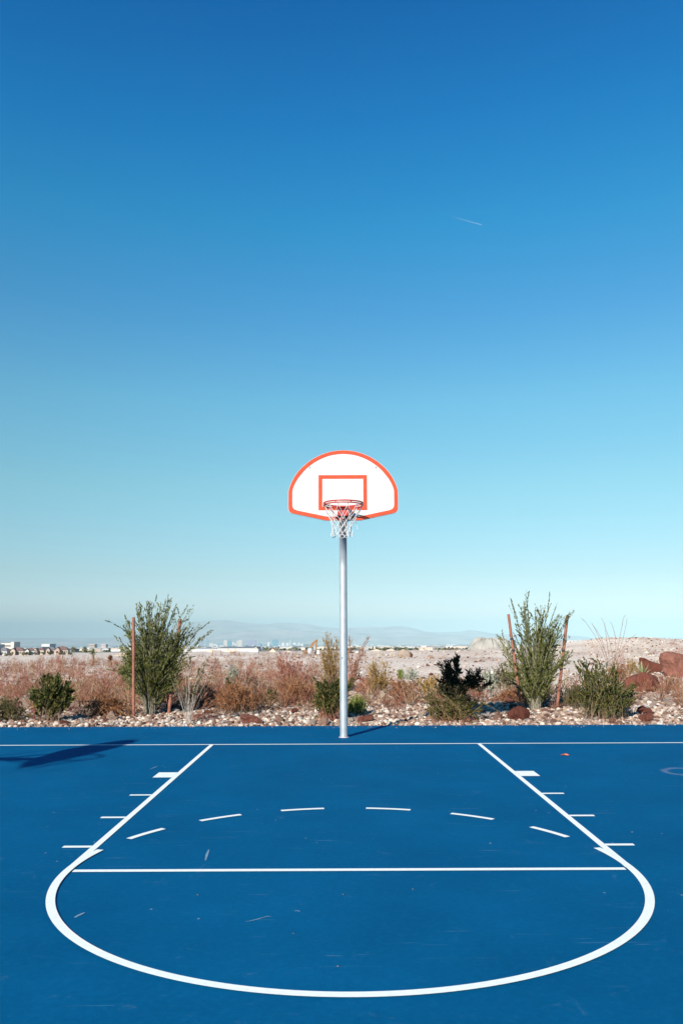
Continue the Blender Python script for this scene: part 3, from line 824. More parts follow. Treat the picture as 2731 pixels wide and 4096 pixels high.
# dry brown bushes, each with its place
dry = [
    ('low rounded rust-brown bush midway between left shrub and pole', (950, 2848), [(955, 2785, 92, 42, 200), (930, 2750, 50, 22, 30)], lf_dry, 7000, .34),
    ('pale brown rounded bush just left of the pole with bare twigs above', (1180, 2818), [(1178, 2755, 66, 45, 120)], lf_dry, 4600, .3),
    ('low reddish-brown bush right of the golden feathery bush', (1615, 2806), [(1615, 2755, 50, 36, 100)], lf_dry, 3400, .3),
    ('brown low bush between dark leafy bush and left stake', (425, 2864), [(420, 2818, 66, 38, 130)], lf_dry, 4600, .34),
    ('brown and olive low bush cut by the left picture edge', (25, 2880), [(25, 2830, 52, 42, 90)], lf_moss, 3200, .3),
    ('flat orange-brown bush at the foot of the right-hand shrub', (2045, 2812), [(2045, 2782, 52, 22, 80)], lf_dry, 2400, .3),
    ('brown sprawling bush behind the bare-stemmed shrub', (790, 2830), [(790, 2778, 70, 40, 90)], lf_dry, 2600, .4),
    ('olive-brown bush tucked behind the right-hand shrub on its left', (2010, 2765), [(2010, 2690, 32, 34, 60)], lf_moss, 2200, .25),
    ('dry pink-brown bush between the pole bushes and golden bush', (1465, 2780), [(1460, 2735, 34, 30, 60)], lf_red, 2000, .25),
    ('reddish see-through bush behind the pale brown rounded one', (1160, 2770), [(1165, 2650, 62, 48, 70), (1120, 2650, 20, 30, 14)], lf_red, 2600, .25),
    ('dense brown tuft below the ocotillo stems', (2470, 2745), [(2470, 2675, 42, 30, 70)], lf_dry, 2200, .3),
    ('small olive bush between stake and large rounded right bush', (2300, 2835), [(2295, 2775, 34, 36, 60)], lf_moss, 2000, .22),
    ('yellowish brittle bush behind the spiky rosette plant', (2530, 2720), [(2520, 2655, 26, 26, 40)], lf_gold, 1100, .2),
]
for lab, bp_, lo, mt, nl, sp_ in dry:
    lo = [(a, b_ - 4, c*1.14, d*1.12, int(n_*1.25)) for a, b_, c, d, n_ in lo]; nl = int(nl*1.35)
    plant('dry_bush', lab, 'bush', bp_, lo, (bark_r if mt is lf_red else bark_b, mt), nl, 'dry bushes behind the court', leaf=(0.034, 0.006), leafy=0.75, srad=0.004, spread=sp_*2,
          side=0.10, nside=120, dirmix=0.6, wob=0.01)
grey = [
    ('pale grey-green brittle bush right of the blackish bush', (1962, 2790), [(1958, 2715, 34, 44, 60)], 2400),
    ('small grey-green bush above the low rust-brown bush', (925, 2760), [(928, 2685, 22, 30, 40)], 1300),
    ('bushy grey-leaved mat among stones by the red boulders', (2680, 2660), [(2680, 2625, 50, 16, 60)], 1500),
    ('ashen twiggy bush in front of the pale sand', (1645, 2735), [(1640, 2690, 30, 20, 50)], 900),
]
for lab, bp_, lo, nl in grey:
    plant('grey_bush', lab, 'bush', bp_, lo, (bark_w, lf_grey), nl, 'grey desert bushes', leaf=(0.04, 0.012), leafy=0.5, srad=0.004, spread=0.3, side=0.08, nside=50)
plant('green_sprig', 'small green sprig sticking up behind the rust-brown bush', 'bush', (915, 2790), [(912, 2735, 22, 18, 24)], (bark_b, lf_moss), 700,
      leaf=(0.06, 0.008), leafy=0.6, srad=0.004, spread=0.15)
plant('green_sprig', 'small green sprig left of the pale brown rounded bush', 'bush', (1090, 2815), [(1090, 2775, 22, 20, 22)], (bark_b, lf_moss), 600,
      leaf=(0.06, 0.008), leafy=0.6, srad=0.004, spread=0.15)
plant('green_sprig', 'dense small green shrub on the sand behind the golden bush', 'bush', (1605, 2728), [(1602, 2690, 14, 14, 30)], (bark_b, lf_green), 700,
      leaf=(0.05, 0.008), leafy=0.6, srad=0.004, spread=0.15)
plant('bare_shrub', 'nearly leafless shrub of pale thin stems right of the left stakes', 'shrub', (753, 2890),
      [(735, 2740, 30, 40, 6), (760, 2600, 26, 40, 4), (830, 2640, 26, 50, 7), (865, 2650, 14, 40, 3), (730, 2640, 10, 30, 2), (800, 2700, 30, 40, 5), (700, 2720, 14, 24, 4)],
      (bark_w, lf_moss), 420, leaf=(0.045, 0.007), leafy=0.3, srad=0.0045, spread=0.03, side=0.16, nside=16, ctrl_h=0.45, wob=0.008)
plant('red_twig_clump', 'low clump of red bare twigs at the foot of the nearly leafless shrub', 'shrub', (790, 2880),
      [(795, 2855, 46, 16, 60)], (bark_r, lf_red), 500, leaf=(0.02, 0.005), leafy=0.6, srad=0.003, spread=0.5)
plant('red_twig_clump', 'thin red upright twigs on the left side of the dark leafy bush', 'shrub', (143, 2882),
      [(140, 2790, 10, 60, 16)], (bark_r, lf_red), 500, leaf=(0.03, 0.006), leafy=0.8, srad=0.004, spread=0.1)
plant('flowering_sprig', 'pink-flowered sprig low in the large rounded right bush', 'flower', (2495, 2862),
      [(2490, 2806, 12, 8, 14)], (bark_b, tinted('pink_petals', [(0, (0.45, 0.22, 0.35)), (1, (0.72, 0.60, 0.68))], 0.6, 0.2)), 90,
      leaf=(0.03, 0.02), leafy=0.15, srad=0.003, spread=0.1)
# thin red grasses and twigs of the left field (each a shrub)
wis = [(20, 2790, 2650), (62, 2745, 2600), (95, 2760, 2640), (118, 2790, 2690), (165, 2700, 2590), (238, 2690, 2538), (250, 2705, 2600), (300, 2720, 2610), (330, 2740, 2600),
       (372, 2760, 2640), (405, 2745, 2625), (430, 2780, 2650), (455, 2735, 2600), (480, 2760, 2640), (510, 2745, 2660), (345, 2820, 2690), (60, 2850, 2720), (880, 2800, 2640),
       (1010, 2720, 2600), (1080, 2740, 2620), (1240, 2760, 2600), (1130, 2700, 2590), (2690, 2610, 2550), (2715, 2640, 2545), (2480, 2640, 2560), (860, 2730, 2590)]
side_word = ['leftmost', 'second', 'third', 'fourth', 'fifth', 'sixth', 'seventh', 'eighth', 'ninth', 'tenth', 'eleventh', 'twelfth', 'thirteenth', 'fourteenth', 'fifteenth']
order = sorted(range(len(wis)), key=lambda i: wis[i][0])
names_lr = {i: j for j, i in enumerate(order)}
for i, (px, pb, pt) in enumerate(wis):
    j = names_lr[i]
    lab = ('wispy red-stemmed dry shrub, ' + side_word[j] + ' from the left') if j < 15 else \
          {15: 'wispy red shrub', 16: 'wispy red shrub', }.get(j, 'wispy red shrub') + ' number counted %d from the right picture edge' % (len(wis)-j) if False else \
          'wispy red-stemmed dry shrub, ' + (side_word[len(wis)-1-j] if len(wis)-1-j > 0 else 'rightmost') + (' from the right' if len(wis)-1-j > 0 else ' of all')
    h = pb - pt
    plant('wispy_shrub', lab, 'shrub', (px, pb), [(px, pt + h*.35, 16, h*.33, 16), (px+rng.integers(-14, 14), pt + h*.6, 24, h*.3, 16)],
          (bark_r, lf_red), 300, 'wispy red shrubs of the field', leaf=(0.03, 0.005), leafy=0.7, srad=0.005, spread=0.35, side=0.14, nside=50, wob=0.012)

# ocotillo
m_oc = plain('grey_thorny_stem', (0.22, 0.17, 0.14), 0.9, noise=0.3, nscale=60)
ob = gpos(2440, 2700); Do = ob[1]-CY
root = empty('ocotillo', tuple(ob)); tag(root, 'leafless ocotillo with long thin curving stems against the sky', 'plant')
def z8(x, y): return (2250 + x/3.26, 2430 + y/3.26)
oc = [[(240, 140), (290, 185), (420, 370), (500, 520), (600, 850)], [(375, 205), (400, 245), (470, 390), (540, 560), (610, 850)],
      [(385, 225), (450, 310), (500, 400), (560, 590), (620, 850)], [(500, 135), (540, 215), (570, 420), (590, 600), (640, 850)],
      [(540, 200), (560, 290), (600, 400), (640, 600), (650, 850)], [(620, 185), (655, 270), (685, 390), (685, 590), (660, 850)],
      [(820, 95), (785, 140), (770, 240), (730, 440), (665, 850)], [(835, 135), (822, 230), (780, 410), (720, 600), (670, 850)],
      [(950, 350), (880, 405), (800, 490), (740, 590), (680, 850)], [(640, 560), (650, 700), (655, 850)], [(520, 560), (560, 700), (620, 850)]]
for st_ in oc:
    P = [atD(*z8(x, y), Do + rng.uniform(-.25, .25)*(1-k_/len(st_))) - ob for k_, (x, y) in enumerate(st_)][::-1]
    P[0] = np.array([rng.uniform(-.08, .08), rng.uniform(-.08, .08), 0.0])
    m = MB(); m.tube(P, list(np.linspace(0.011, 0.005, len(P))), 6)
    for a in range(len(P)-1):
        for q in np.linspace(0, 1, 9)[:-1]:
            c = P[a]*(1-q) + P[a+1]*q; dv = rng.normal(size=3); dv /= np.linalg.norm(dv)
            m.tube([c, c + dv*0.03], [0.003, 0.001], 3, cap=False)
    m.build('stem', m_oc, root)
# agave-like rosette and small tree yuccas
def blades(mb, c, n, ln, w, elev=(20, 85), z0=0.0):
    for i in range(n):
        a = 2*math.pi*i/n*2.618 + rng.uniform(-.2, .2); e = R(rng.uniform(*elev))
        L_ = ln*rng.uniform(.75, 1.1)
        d = np.array([math.cos(a)*math.cos(e), math.sin(a)*math.cos(e), math.sin(e)])
        s = np.array([-math.sin(a), math.cos(a), 0])*w
        up = np.cross(s/np.linalg.norm(s), d)*w*.25
        c0 = np.array(c) + d*0.01
        p1 = c0 + d*L_*.45; p2 = c0 + d*L_ - np.array([0, 0, 0.04*L_*math.cos(e)])
        V = [c0-s*.6, c0-up, c0+s*.6, p1+s, p1-up, p1-s, p2]
        mb.add(V, [(0, 1, 4, 5), (1, 2, 3, 4), (5, 4, 6), (4, 3, 6)], float(rng.random()))
lf_agave = tinted('blade_leaves', [(0, (0.10, 0.12, 0.06)), (0.6, (0.20, 0.24, 0.12)), (1, (0.40, 0.36, 0.18))], 0.6, 0.1)
ab = gpos(2566, 2712)
m = MB(); blades(m, (0, 0, 0), 46, 62*(ab[1]-CY)/F, 0.022, (18, 88))
root = empty('agave', tuple(ab)); tag(root, 'spiky pale green rosette plant between the red boulders', 'plant')
m.build('leaves', lf_agave, root)
for (px, ytop, yb, lab) in ((370, 2612, 2664, 'small green-headed yucca with a bare trunk in the left field'), (440, 2640, 2672, 'small brown-headed yucca in the left field beside the first')):
    q = gpos(px, yb + 6); D = q[1]-CY; hh = (yb-ytop)*D/F
    root = empty('yucca', tuple(q)); tag(root, lab, 'yucca')
    m = MB(); m.tube([(0, 0, -.05), (0.02, 0, hh*.5), (0, 0, hh)], [0.07, 0.06, 0.05], 8); m.build('trunk', bark_b, root)
    m = MB(); blades(m, (0, 0, hh), 60, 20*D/F, 0.03, (-25, 88)); m.build('crown', lf_agave if px < 400 else lf_dry, root)

# stakes
wood = plain('rust_stained_wood', (0.215, 0.085, 0.055), 0.85, noise=0.35, nscale=12, bump=0.3)
for top, bot, lab, rr_ in (((535, 2469), (536, 2866), 'upright round rust-brown stake left of the left-hand shrub', 6.0),
                      ((722, 2476), (674, 2855), 'tilted round stake half hidden in the left-hand shrub', 6.4),
                      ((2032, 2457), (2085, 2842), 'straight wooden stake leaning left at the right-hand shrub', 5.4),
                      ((2268, 2462), (2224, 2839), 'rough wooden stake leaning right at the right-hand shrub', 6.2)):
    q = gpos(*bot); D = q[1]-CY
    if 'half hidden' in lab: D0 = D
    tp = atD(*top, D + 0.02) - q
    root = empty('wooden_stake', tuple(q)); tag(root, lab, 'stake', 'stakes propping the tall shrubs')
    m = MB()
    n_ = 12
    P = [np.array([0, 0, -0.05])*(1-u) + tp*u + (rng.normal(size=3)*0.0015 if 0 < u < 1 else 0) for u in np.linspace(0, 1, n_)]
    m.tube(P, [rr_*D/F*(1+rng.uniform(-.06, .06)) for _ in range(n_)], 12)
    m.build('post', wood, root, True)
    if 'right-hand' in lab or 'half' in lab:
        for f_ in (0.62, 0.74):
            c = tp*f_; m = MB(); r_ = rr_*D/F + 0.006
            m.tube([c + np.array([0, 0, -.02]), c + np.array([0, 0, .02])], r_, 12); m.build('tie', plain('black_rubber_tie', (0.02, 0.02, 0.02), 0.8), root)

# ================================================================ ROCKS AND GRAVEL
import bmesh
def rock_mesh(name, seed, sub=4, flat=0.7):
    r = np.random.default_rng(seed)
    bm = bmesh.new(); bmesh.ops.create_icosphere(bm, subdivisions=sub, radius=1.0)
    V = np.array([v.co[:] for v in bm.verts])
    N = r.normal(size=(18, 3)); N /= np.linalg.norm(N, axis=1, keepdims=True)
    for nrm in N:        # cut facets
        dd = r.uniform(0.40, 0.84); h = V @ nrm
        V = V - np.outer(np.maximum(h - dd, 0)*0.92, nrm)
    V += 0.08*np.sin(V*2.4 + r.uniform(0, 6, 3))[:, [2, 0, 1]]; V += 0.07*np.sin(V*5.3 + r.uniform(0, 6, 3))[:, [1, 2, 0]] + 0.035*np.sin(V*11 + r.uniform(0, 6, 3))[:, [2, 0, 1]]
    V *= np.array([r.uniform(.85, 1.15), r.uniform(.75, 1.05), flat*r.uniform(.8, 1.1)])
    for v, c in zip(bm.verts, V): v.co = c
    me = bpy.data.meshes.new(name); bm.to_mesh(me); bm.free()
    return me
def rock_mat(name, stops, nscale=6):
    m, t_, b_ = mat_new(name)
    b_.inputs['Roughness'].default_value = 0.95; b_.inputs['Specular IOR Level'].default_value = 0.15
    oi = t_.nodes.new('ShaderNodeObjectInfo'); n = t_.nodes.new('ShaderNodeTexNoise')
    n.inputs['Scale'].default_value = nscale; n.inputs['Detail'].default_value = 8; n.inputs['Roughness'].default_value = 0.7
    tc_ = t_.nodes.new('ShaderNodeTexCoord'); t_.links.new(tc_.outputs['Object'], n.inputs['Vector'])
    a = t_.nodes.new('ShaderNodeMath'); a.operation = 'MULTIPLY_ADD'; a.inputs[1].default_value = 0.55; 
    t_.links.new(oi.outputs['Random'], a.inputs[0])
    s = t_.nodes.new('ShaderNodeMath'); s.operation = 'MULTIPLY_ADD'; s.inputs[1].default_value = 0.9; s.inputs[2].default_value = -0.22
    t_.links.new(n.outputs['Fac'], s.inputs[0]); t_.links.new(s.outputs[0], a.inputs[2])
    r = ramp(t_, stops, a.outputs[0]); t_.links.new(r.outputs[0], b_.inputs['Base Color'])
    bp_ = t_.nodes.new('ShaderNodeBump'); bp_.inputs['Strength'].default_value = 0.9; bp_.inputs['Distance'].default_value = 0.15
    t_.links.new(n.outputs['Fac'], bp_.inputs['Height']); t_.links.new(bp_.outputs[0], b_.inputs['Normal'])
    return m
rk_pale = rock_mat('pale_limestone', [(0, (0.24, 0.17, 0.125)), (0.4, (0.40, 0.325, 0.265)), (0.75, (0.56, 0.49, 0.42)), (1, (0.40, 0.385, 0.37))])
rk_red = rock_mat('red_brown_basalt', [(0, (0.065, 0.022, 0.015)), (0.5, (0.15, 0.050, 0.034)), (1, (0.27, 0.13, 0.10))], 3)
rk_mix = rock_mat('tan_red_rock', [(0, (0.15, 0.075, 0.055)), (0.5, (0.27, 0.165, 0.125)), (1, (0.44, 0.33, 0.27))], 4)
rocks = {k: [rock_mesh('rock', 10*j + i, 3) for i in range(6)] for j, k in enumerate(('pale', 'red', 'mix'))}
for k, m_ in (('pale', rk_pale), ('red', rk_red), ('mix', rk_mix)):
    for me in rocks[k]: me.materials.append(m_)
big = [('boulder', 'large cracked red-brown boulder in front of the spiky rosette', 2589, 2771, 138, 74, 'red'),
       ('boulder', 'rounded red-brown boulder behind the spiky rosette', 2612, 2700, 98, 62, 'red'),
       ('boulder', 'big red-brown boulder cut off by the right picture edge', 2718, 2725, 120, 92, 'red'),
       ('boulder', 'small dark red stone right of the cracked boulder', 2713, 2790, 31, 20, 'red'),
       ('boulder', 'flat brown rock at the court edge below the boulders', 2590, 2890, 62, 36, 'red'),
       ('boulder', 'brown slab of rock beside the large rounded right bush', 2590, 2858, 80, 26, 'red'),
       ('boulder', 'dark brown pyramid-shaped rock at the foot of the left-leaning stake', 2085, 2889, 88, 56, 'red'),
       ('boulder', 'grey-brown rock behind the left-leaning stake foot', 2040, 2822, 38, 28, 'red'),
       ('boulder', 'grey-brown flattish rock at the court edge left of the pole', 1001, 2899, 92, 34, 'red'),
       ('boulder', 'upright brown rock at the court edge just left of the pole', 1292, 2903, 40, 38, 'mix'),
       ('boulder', 'brown flat rock at the court edge just right of the pole', 1463, 2890, 66, 28, 'red'),
       ('boulder', 'pinkish brown rock with split face left of the pole', 1123, 2894, 46, 30, 'mix'),
       ('boulder', 'pinkish rock near the left stake at the court edge', 442, 2886, 58, 36, 'mix'),
       ('boulder', 'tall pale tan rock half buried at the foot of the left shrub', 592, 2850, 56, 44, 'pale'),
       ('boulder', 'pale round rock on the court edge under the bare shrub', 760, 2901, 40, 30, 'pale'),
       ('boulder', 'reddish rock at the gravel edge right of the blackish bush', 1990, 2880, 40, 28, 'mix'),
       ('boulder', 'small brown rock at the gravel edge under the low olive bush', 1870, 2890, 26, 20, 'red'),
       ('boulder', 'pale rock beside the right-leaning stake', 2256, 2780, 46, 30, 'pale'),
       ('boulder', 'big whitish boulder on the far sand right of the pole', 1619, 2638, 58, 42, 'pale'),
       ('boulder', 'dark stone leaning on the big whitish boulder', 1645, 2638, 12, 24, 'red'),
       ('boulder', 'tan domed boulder right of the big whitish boulder', 1723, 2640, 30, 18, 'mix'),
       ('boulder', 'pale rock left of the big whitish boulder', 1517, 2632, 26, 18, 'pale'),
       ('boulder', 'grey rock close to the left of the big whitish boulder', 1570, 2628, 28, 16, 'pale'),
       ('boulder', 'flat brown stone on the sand above the blackish bush', 1711, 2667, 18, 9, 'red'),
       ('boulder', 'small brown stone on the sand left of the blackish bush', 1725, 2692, 18, 11, 'red'),
       ('boulder', 'pale rock on the slope right of the wispy pole bush', 1467, 2668, 18, 12, 'pale'),
       ('boulder', 'jagged white rock below the golden bush', 1535, 2800, 30, 22, 'pale'),
       ('boulder', 'brown-grey rock left of the golden bush foot', 1512, 2798, 34, 24, 'mix')]
for i, (nm, lab, px, pb, w, h, kd) in enumerate(big):
    q = ground(px, pb - 0.12*h); D = q[1]-CY; zz = float(zt(q[0], q[1]))
    ob_ = link(nm, rocks[kd][i % 6], None, None, (float(q[0]), float(q[1] + 0.3*w*D/F), 0))
    W_, H_ = w*D/F, h*D/F
    me = rocks[kd][i % 6]
    V = np.array([v.co[:] for v in me.vertices]); ex = V.max(0)-V.min(0)
    ob_.scale = (W_/ex[0], W_*0.8/ex[1], H_*1.35/ex[2])
    ob_.location.z = zz + H_*0.33 + 0.0
    tag(ob_, lab, 'boulder', 'larger rocks behind the court')
# individual stones of the rock strip
def scatter_rock(n, fn, kinds, label, group, cat='rock'):
    for i in range(n):
        x, y, s = fn()
        kd = kinds[rng.integers(len(kinds))]
        o = rocks[kd][rng.integers(6)]
        ob_ = link('rock', o, None, None, (x, y, float(zt(x, y)) + s*0.22))
        ob_.scale = (s, s*rng.uniform(.7, 1.1), s*rng.uniform(.6, 1.0)); ob_.rotation_euler = (rng.uniform(-.3, .3), rng.uniform(-.3, .3), rng.uniform(0, 6.28))
        tag(ob_, label, cat, group)
def strip_pos(smin, smax, y0, y1):
    def f():
        y = y0 + (y1-y0)*rng.random()**1.3; D = y-CY; hw = D*0.44
        return rng.uniform(-hw, hw), y, smin + (smax-smin)*rng.random()**2.5
    return f
scatter_rock(170, strip_pos(.04, .10, 2.28, 4.6), ['pale'], 'pale limestone rock lying in the stony strip along the court', 'pale rocks of the stony strip')
scatter_rock(85, strip_pos(.045, .12, 2.32, 6.0), ['red', 'mix'], 'red-brown rock lying in the stony strip along the court', 'red-brown rocks of the stony strip')
scatter_rock(50, strip_pos(.06, .18, 9, 40), ['red', 'pale', 'mix'], 'rock scattered on the open desert ground behind the bushes', 'rocks of the open ground')

ico = bmesh.new(); bmesh.ops.create_icosphere(ico, subdivisions=1, radius=1.0)
IV = np.array([v.co[:] for v in ico.verts]); IF = np.array([[v.index for v in f.verts] for f in ico.faces]); ico.free()
def stones(name, n, pos, size, tintfn, mat, sink=0.25):
    x, y = pos(n); s = size(n, x, y)
    V = IV[None]*(1 + rng.uniform(-.28, .18, (n, 12, 1)))
    V = V*np.stack([rng.uniform(.8, 1.3, n), rng.uniform(.7, 1.1, n), rng.uniform(.45, .85, n)], 1)[:, None, :]
    a = rng.uniform(0, 6.28, n); ca, sa = np.cos(a)[:, None], np.sin(a)[:, None]
    V = np.stack([V[..., 0]*ca - V[..., 1]*sa, V[..., 0]*sa + V[..., 1]*ca, V[..., 2]], -1)*s[:, None, None]
    V += np.stack([x, y, zt(x, y) + s*(0.5-sink)], 1)[:, None, :]
    F_ = (IF[None] + 12*np.arange(n)[:, None, None]).reshape(-1, 3)
    me = mesh(name, V.reshape(-1, 3), F_, np.repeat(tintfn(n), 12))
    o = link(name, me, mat); return o
gravel_m = tinted('gravel_stones', [(0, (0.05, 0.022, 0.017)), (0.2, (0.15, 0.075, 0.052)), (0.42, (0.27, 0.175, 0.13)), (0.68, (0.37, 0.29, 0.23)), (0.9, (0.56, 0.49, 0.41)), (1, (0.26, 0.26, 0.27))], 0.95, bump=0.4, bscale=60)
def pos_strip(n):
    y = 2.185 + 0.04 + (3.6)*rng.random(n)**1.1; hw = (y-CY)*0.60
    return rng.uniform(-1, 1, n)*hw, y
def pos_mid(n):
    y = 4.5 + 13*rng.random(n)**1.2; hw = (y-CY)*0.60
    return rng.uniform(-1, 1, n)*hw, y
def pos_far(n):
    D = 24 + 38*rng.random(n)**1.0; hw = D*0.60
    return rng.uniform(-1, 1, n)*hw, D+CY
def pos_right(n):
    D = 20 + 45*rng.random(n)**1.0; u = rng.uniform(0.30, 0.60, n)
    return D*u, D+CY
gv = stones('gravel', 16500, pos_strip, lambda n, x, y: 0.009 + 0.046*rng.random(n)**2.6, lambda n: rng.random(n), gravel_m)
tag(gv, 'loose pale gravel in the strip between court and bushes', 'gravel', kind='stuff')
gv = stones('edge_grit', 900, lambda n: (rng.uniform(-9, 9, n), 2.2 - 0.42*rng.random(n)**3.5), lambda n, x, y: 0.003 + 0.011*rng.random(n)**3, lambda n: rng.random(n), gravel_m, 0.0)
tag(gv, 'grit and small stones spilt onto the back edge of the court', 'grit', kind='stuff'); gv.location.z = 0.014
gv = stones('stony_ground', 13000, pos_mid, lambda n, x, y: 0.012 + 0.055*rng.random(n)**3, lambda n: rng.random(n), gravel_m)
tag(gv, 'stony ground under and behind the bushes', 'stones', kind='stuff')
gv = stones('far_stones', 7800, pos_far, lambda n, x, y: 0.015 + 0.08*rng.random(n)**5, lambda n: rng.random(n), gravel_m)
tag(gv, 'scattered stones of the open desert terrace', 'stones', kind='stuff')
gv = stones('slope_stones', 10500, pos_right, lambda n, x, y: 0.018 + 0.06*rng.random(n)**4, lambda n: rng.random(n), gravel_m)
tag(gv, 'pale and reddish stones covering the rise at the right', 'stones', kind='stuff')

# pebbles, leaf on the court
for i, (px, py_, s, k, lab) in enumerate([(791, 3581, .007, 'pale', 'white pebble on the blue court near the left of the free throw circle'),
        (1372, 3580, .006, 'pale', 'tiny pebble in the middle of the free throw circle'), (1173, 3735, .005, 'pale', 'tiny pale pebble above the circle bottom'),
        (1350, 3867, .005, 'pale', 'tiny pebble low right inside the circle'),
        (1960, 3375, .007, 'pale', 'small pale pebble under the right-hand arc dashes'), (2526, 3330, .007, 'pale', 'small pale pebble right of the lane marks'),
        (1650, 3558, .006, 'pale', 'tiny pale pebble just below the free throw line')]):
    q = ground(px, py_)
    o = link('pebble', rocks[k][i % 6], None, None, (float(q[0]), float(q[1]), s*0.5)); o.scale = (s*1.3, s, s*.8)
    tag(o, lab, 'pebble', 'pebbles on the court')
q = ground(2256, 3023)
m = MB()
m.add([(-.055, 0, .004), (-.02, .025, .012), (.03, .02, .02), (.06, .0, .006), (.03, -.022, .004), (-.02, -.02, .018), (0, 0, .003)],
      [(0, 1, 6), (1, 2, 6), (2, 3, 6), (3, 4, 6), (4, 5, 6), (5, 0, 6)], .5)
lf = m.build('dry_leaf', plain('orange_dry_leaf', (0.55, 0.13, 0.06), 0.7)); lf.location = (float(q[0]), float(q[1]), 0.003)
tag(lf, 'curled orange dry leaf lying on the court at the right', 'leaf')

# ================================================================ DESERT SCRUB (a mass nobody could count)
def scrub(name, n, pos, hgt, per, mats_stops, label):
    x, y = pos(n); z = zt(x, y)
    h = hgt(n)
    B = np.repeat(np.stack([x, y, z], 1), per, 0); hh = np.repeat(h, per)
    th = rng.uniform(0, 6.28, n*per); el = rng.uniform(.25, 1.5, n*per)
    d = np.stack([np.cos(th)*np.cos(el), np.sin(th)*np.cos(el), np.sin(el)], 1)
    P = B + d*hh[:, None]*rng.uniform(0, .8, (n*per, 1))
    D_ = d + rng.normal(size=d.shape)*.35 + np.array([0, 0, .25])
    V, Q = leaf_quads(P, D_, hh*rng.uniform(.22, .5, n*per), hh*rng.uniform(.02, .045, n*per))
    tt = np.clip(np.repeat(rng.random(n), per)*.6 + rng.random(n*per)*.4, 0, 1)
    o = link(name, mesh(name, V, Q, np.repeat(tt, 4)), mats_stops)
    tag(o, label, 'scrub', kind='stuff'); return o
def pos_left(n):
    D = 17.5 + 23*rng.random(n)**0.9; u = rng.uniform(-0.62, -0.03, n)
    dens = rng.random(n) < np.interp(u, [-.62, -.2, -.03], [1, .8, .45])
    u = np.where(dens, u, rng.uniform(-.62, -.25, n))
    return D*u, D+CY
def pos_cen(n):
    D = 19 + 34*rng.random(n); u = rng.uniform(-0.22, 0.05, n)
    return D*u, D+CY
def pos_rt(n):
    D = 26 + 60*rng.random(n); u = rng.uniform(0.05, 0.46, n)
    return D*u, D+CY
scrub_m = tinted('scrub_twigs', [(0, (0.055, 0.022, 0.014)), (0.3, (0.19, 0.066, 0.040)), (0.5, (0.27, 0.125, 0.085)), (0.65, (0.22, 0.15, 0.06)), (0.8, (0.38, 0.28, 0.20)), (1, (0.30, 0.10, 0.07))], 0.85, 0.2)
scrub('red_scrub', 1420, pos_left, lambda n: .09 + .38*rng.random(n)**2.2, 60, scrub_m, 'low reddish scrub covering the field at the left')
def pos_near(n):
    D = 15.8 + 7*rng.random(n); u = np.where(rng.random(n) < .7, rng.uniform(-.60, -.02, n), rng.uniform(.02, .60, n))
    return D*u, D+CY
scrub('near_scrub', 610, pos_near, lambda n: .14 + .34*rng.random(n)**1.3, 110, scrub_m, 'dry twiggy undergrowth between the bushes')
scrub('field_scrub', 520, pos_cen, lambda n: .10 + .26*rng.random(n)**2, 50, scrub_m, 'low dry scrub of the field behind the centre bushes')
scrub('slope_scrub', 130, pos_rt, lambda n: .08 + .22*rng.random(n)**2, 50, scrub_m, 'sparse low scrub of the sandy ground at the right')

# ================================================================ FAR FIELD: machines, piles, houses
def fpos(px, D):   # a point on the ground in direction px at distance D
    x = CX + (px - 1365.5)/F*D; y = CY + D
    return np.array([x, y, float(zt(x, y))])
yel = plain('machine_yellow', (0.19, 0.095, 0.032), 0.6, noise=0.25, nscale=1.2)
blk = plain('machine_black', (0.03, 0.03, 0.03), 0.6)
glass = plain('dark_glass', (0.03, 0.04, 0.05), 0.15)
def excavator(loc, rz, label):
    r = empty('excavator', tuple(loc), rz); tag(r, label, 'excavator', 'machines on the building site')
    for s in (-1, 1):
        m = MB(); m.prism([(-2.3, .35), (-1.9, 0), (1.9, 0), (2.3, .35), (2.2, .8), (1.9, 1.0), (-1.9, 1.0), (-2.2, .8)], 'y', s*1.25-.3, s*1.25+.3); m.build('track', blk, r)
    m = MB(); m.prism([(-2.6, 1.2), (1.6, 1.2), (1.6, 1.9), (.6, 2.3), (-2.2, 2.4), (-2.7, 2.0)], 'y', -1.4, 1.4); m.box((-.2, 0, 1.1), (1.4, 1.4, .3)); m.build('body', yel, r)
    m = MB(); m.prism([(.0, 2.0), (1.5, 2.0), (1.45, 2.6), (1.1, 3.3), (.0, 3.3)], 'y', -1.35, -.35)
    cab = m.build('cab', yel, r)
    m = MB(); m.prism([(.15, 2.5), (1.38, 2.5), (1.1, 3.15), (.15, 3.15)], 'y', -1.37, -.33); m.build('cab_window', glass, cab)
    m = MB(); m.prism([(.9, 1.9), (1.8, 1.6), (3.6, 4.9), (6.2, 8.3), (5.8, 9.0), (2.5, 6.4)], 'y', -.45, .45); m.build('boom', yel, r)
    m = MB(); m.prism([(5.4, 8.8), (6.3, 9.1), (6.5, 8.0), (5.8, 2.2), (4.8, 2.2)], 'y', -.22, .22); m.build('stick', yel, r)
    m = MB(); m.tube([(3.1, 5.9, 0)[:1] + (0,) + (5.9,), (5.6, 0, 7.6)], .12, 8); m.build('hydraulic_ram', blk, r)
    m = MB(); m.prism([(4.8, 2.2), (5.7, 2.3), (5.9, 1.2), (5.2, .4), (4.2, .5), (4.0, 1.2), (4.6, 1.1)], 'y', -.6, .6); m.build('bucket', blk, r)
    return r
excavator(fpos(1227, 484), 0.0, 'yellow excavator with its arm folded high on the far building site')
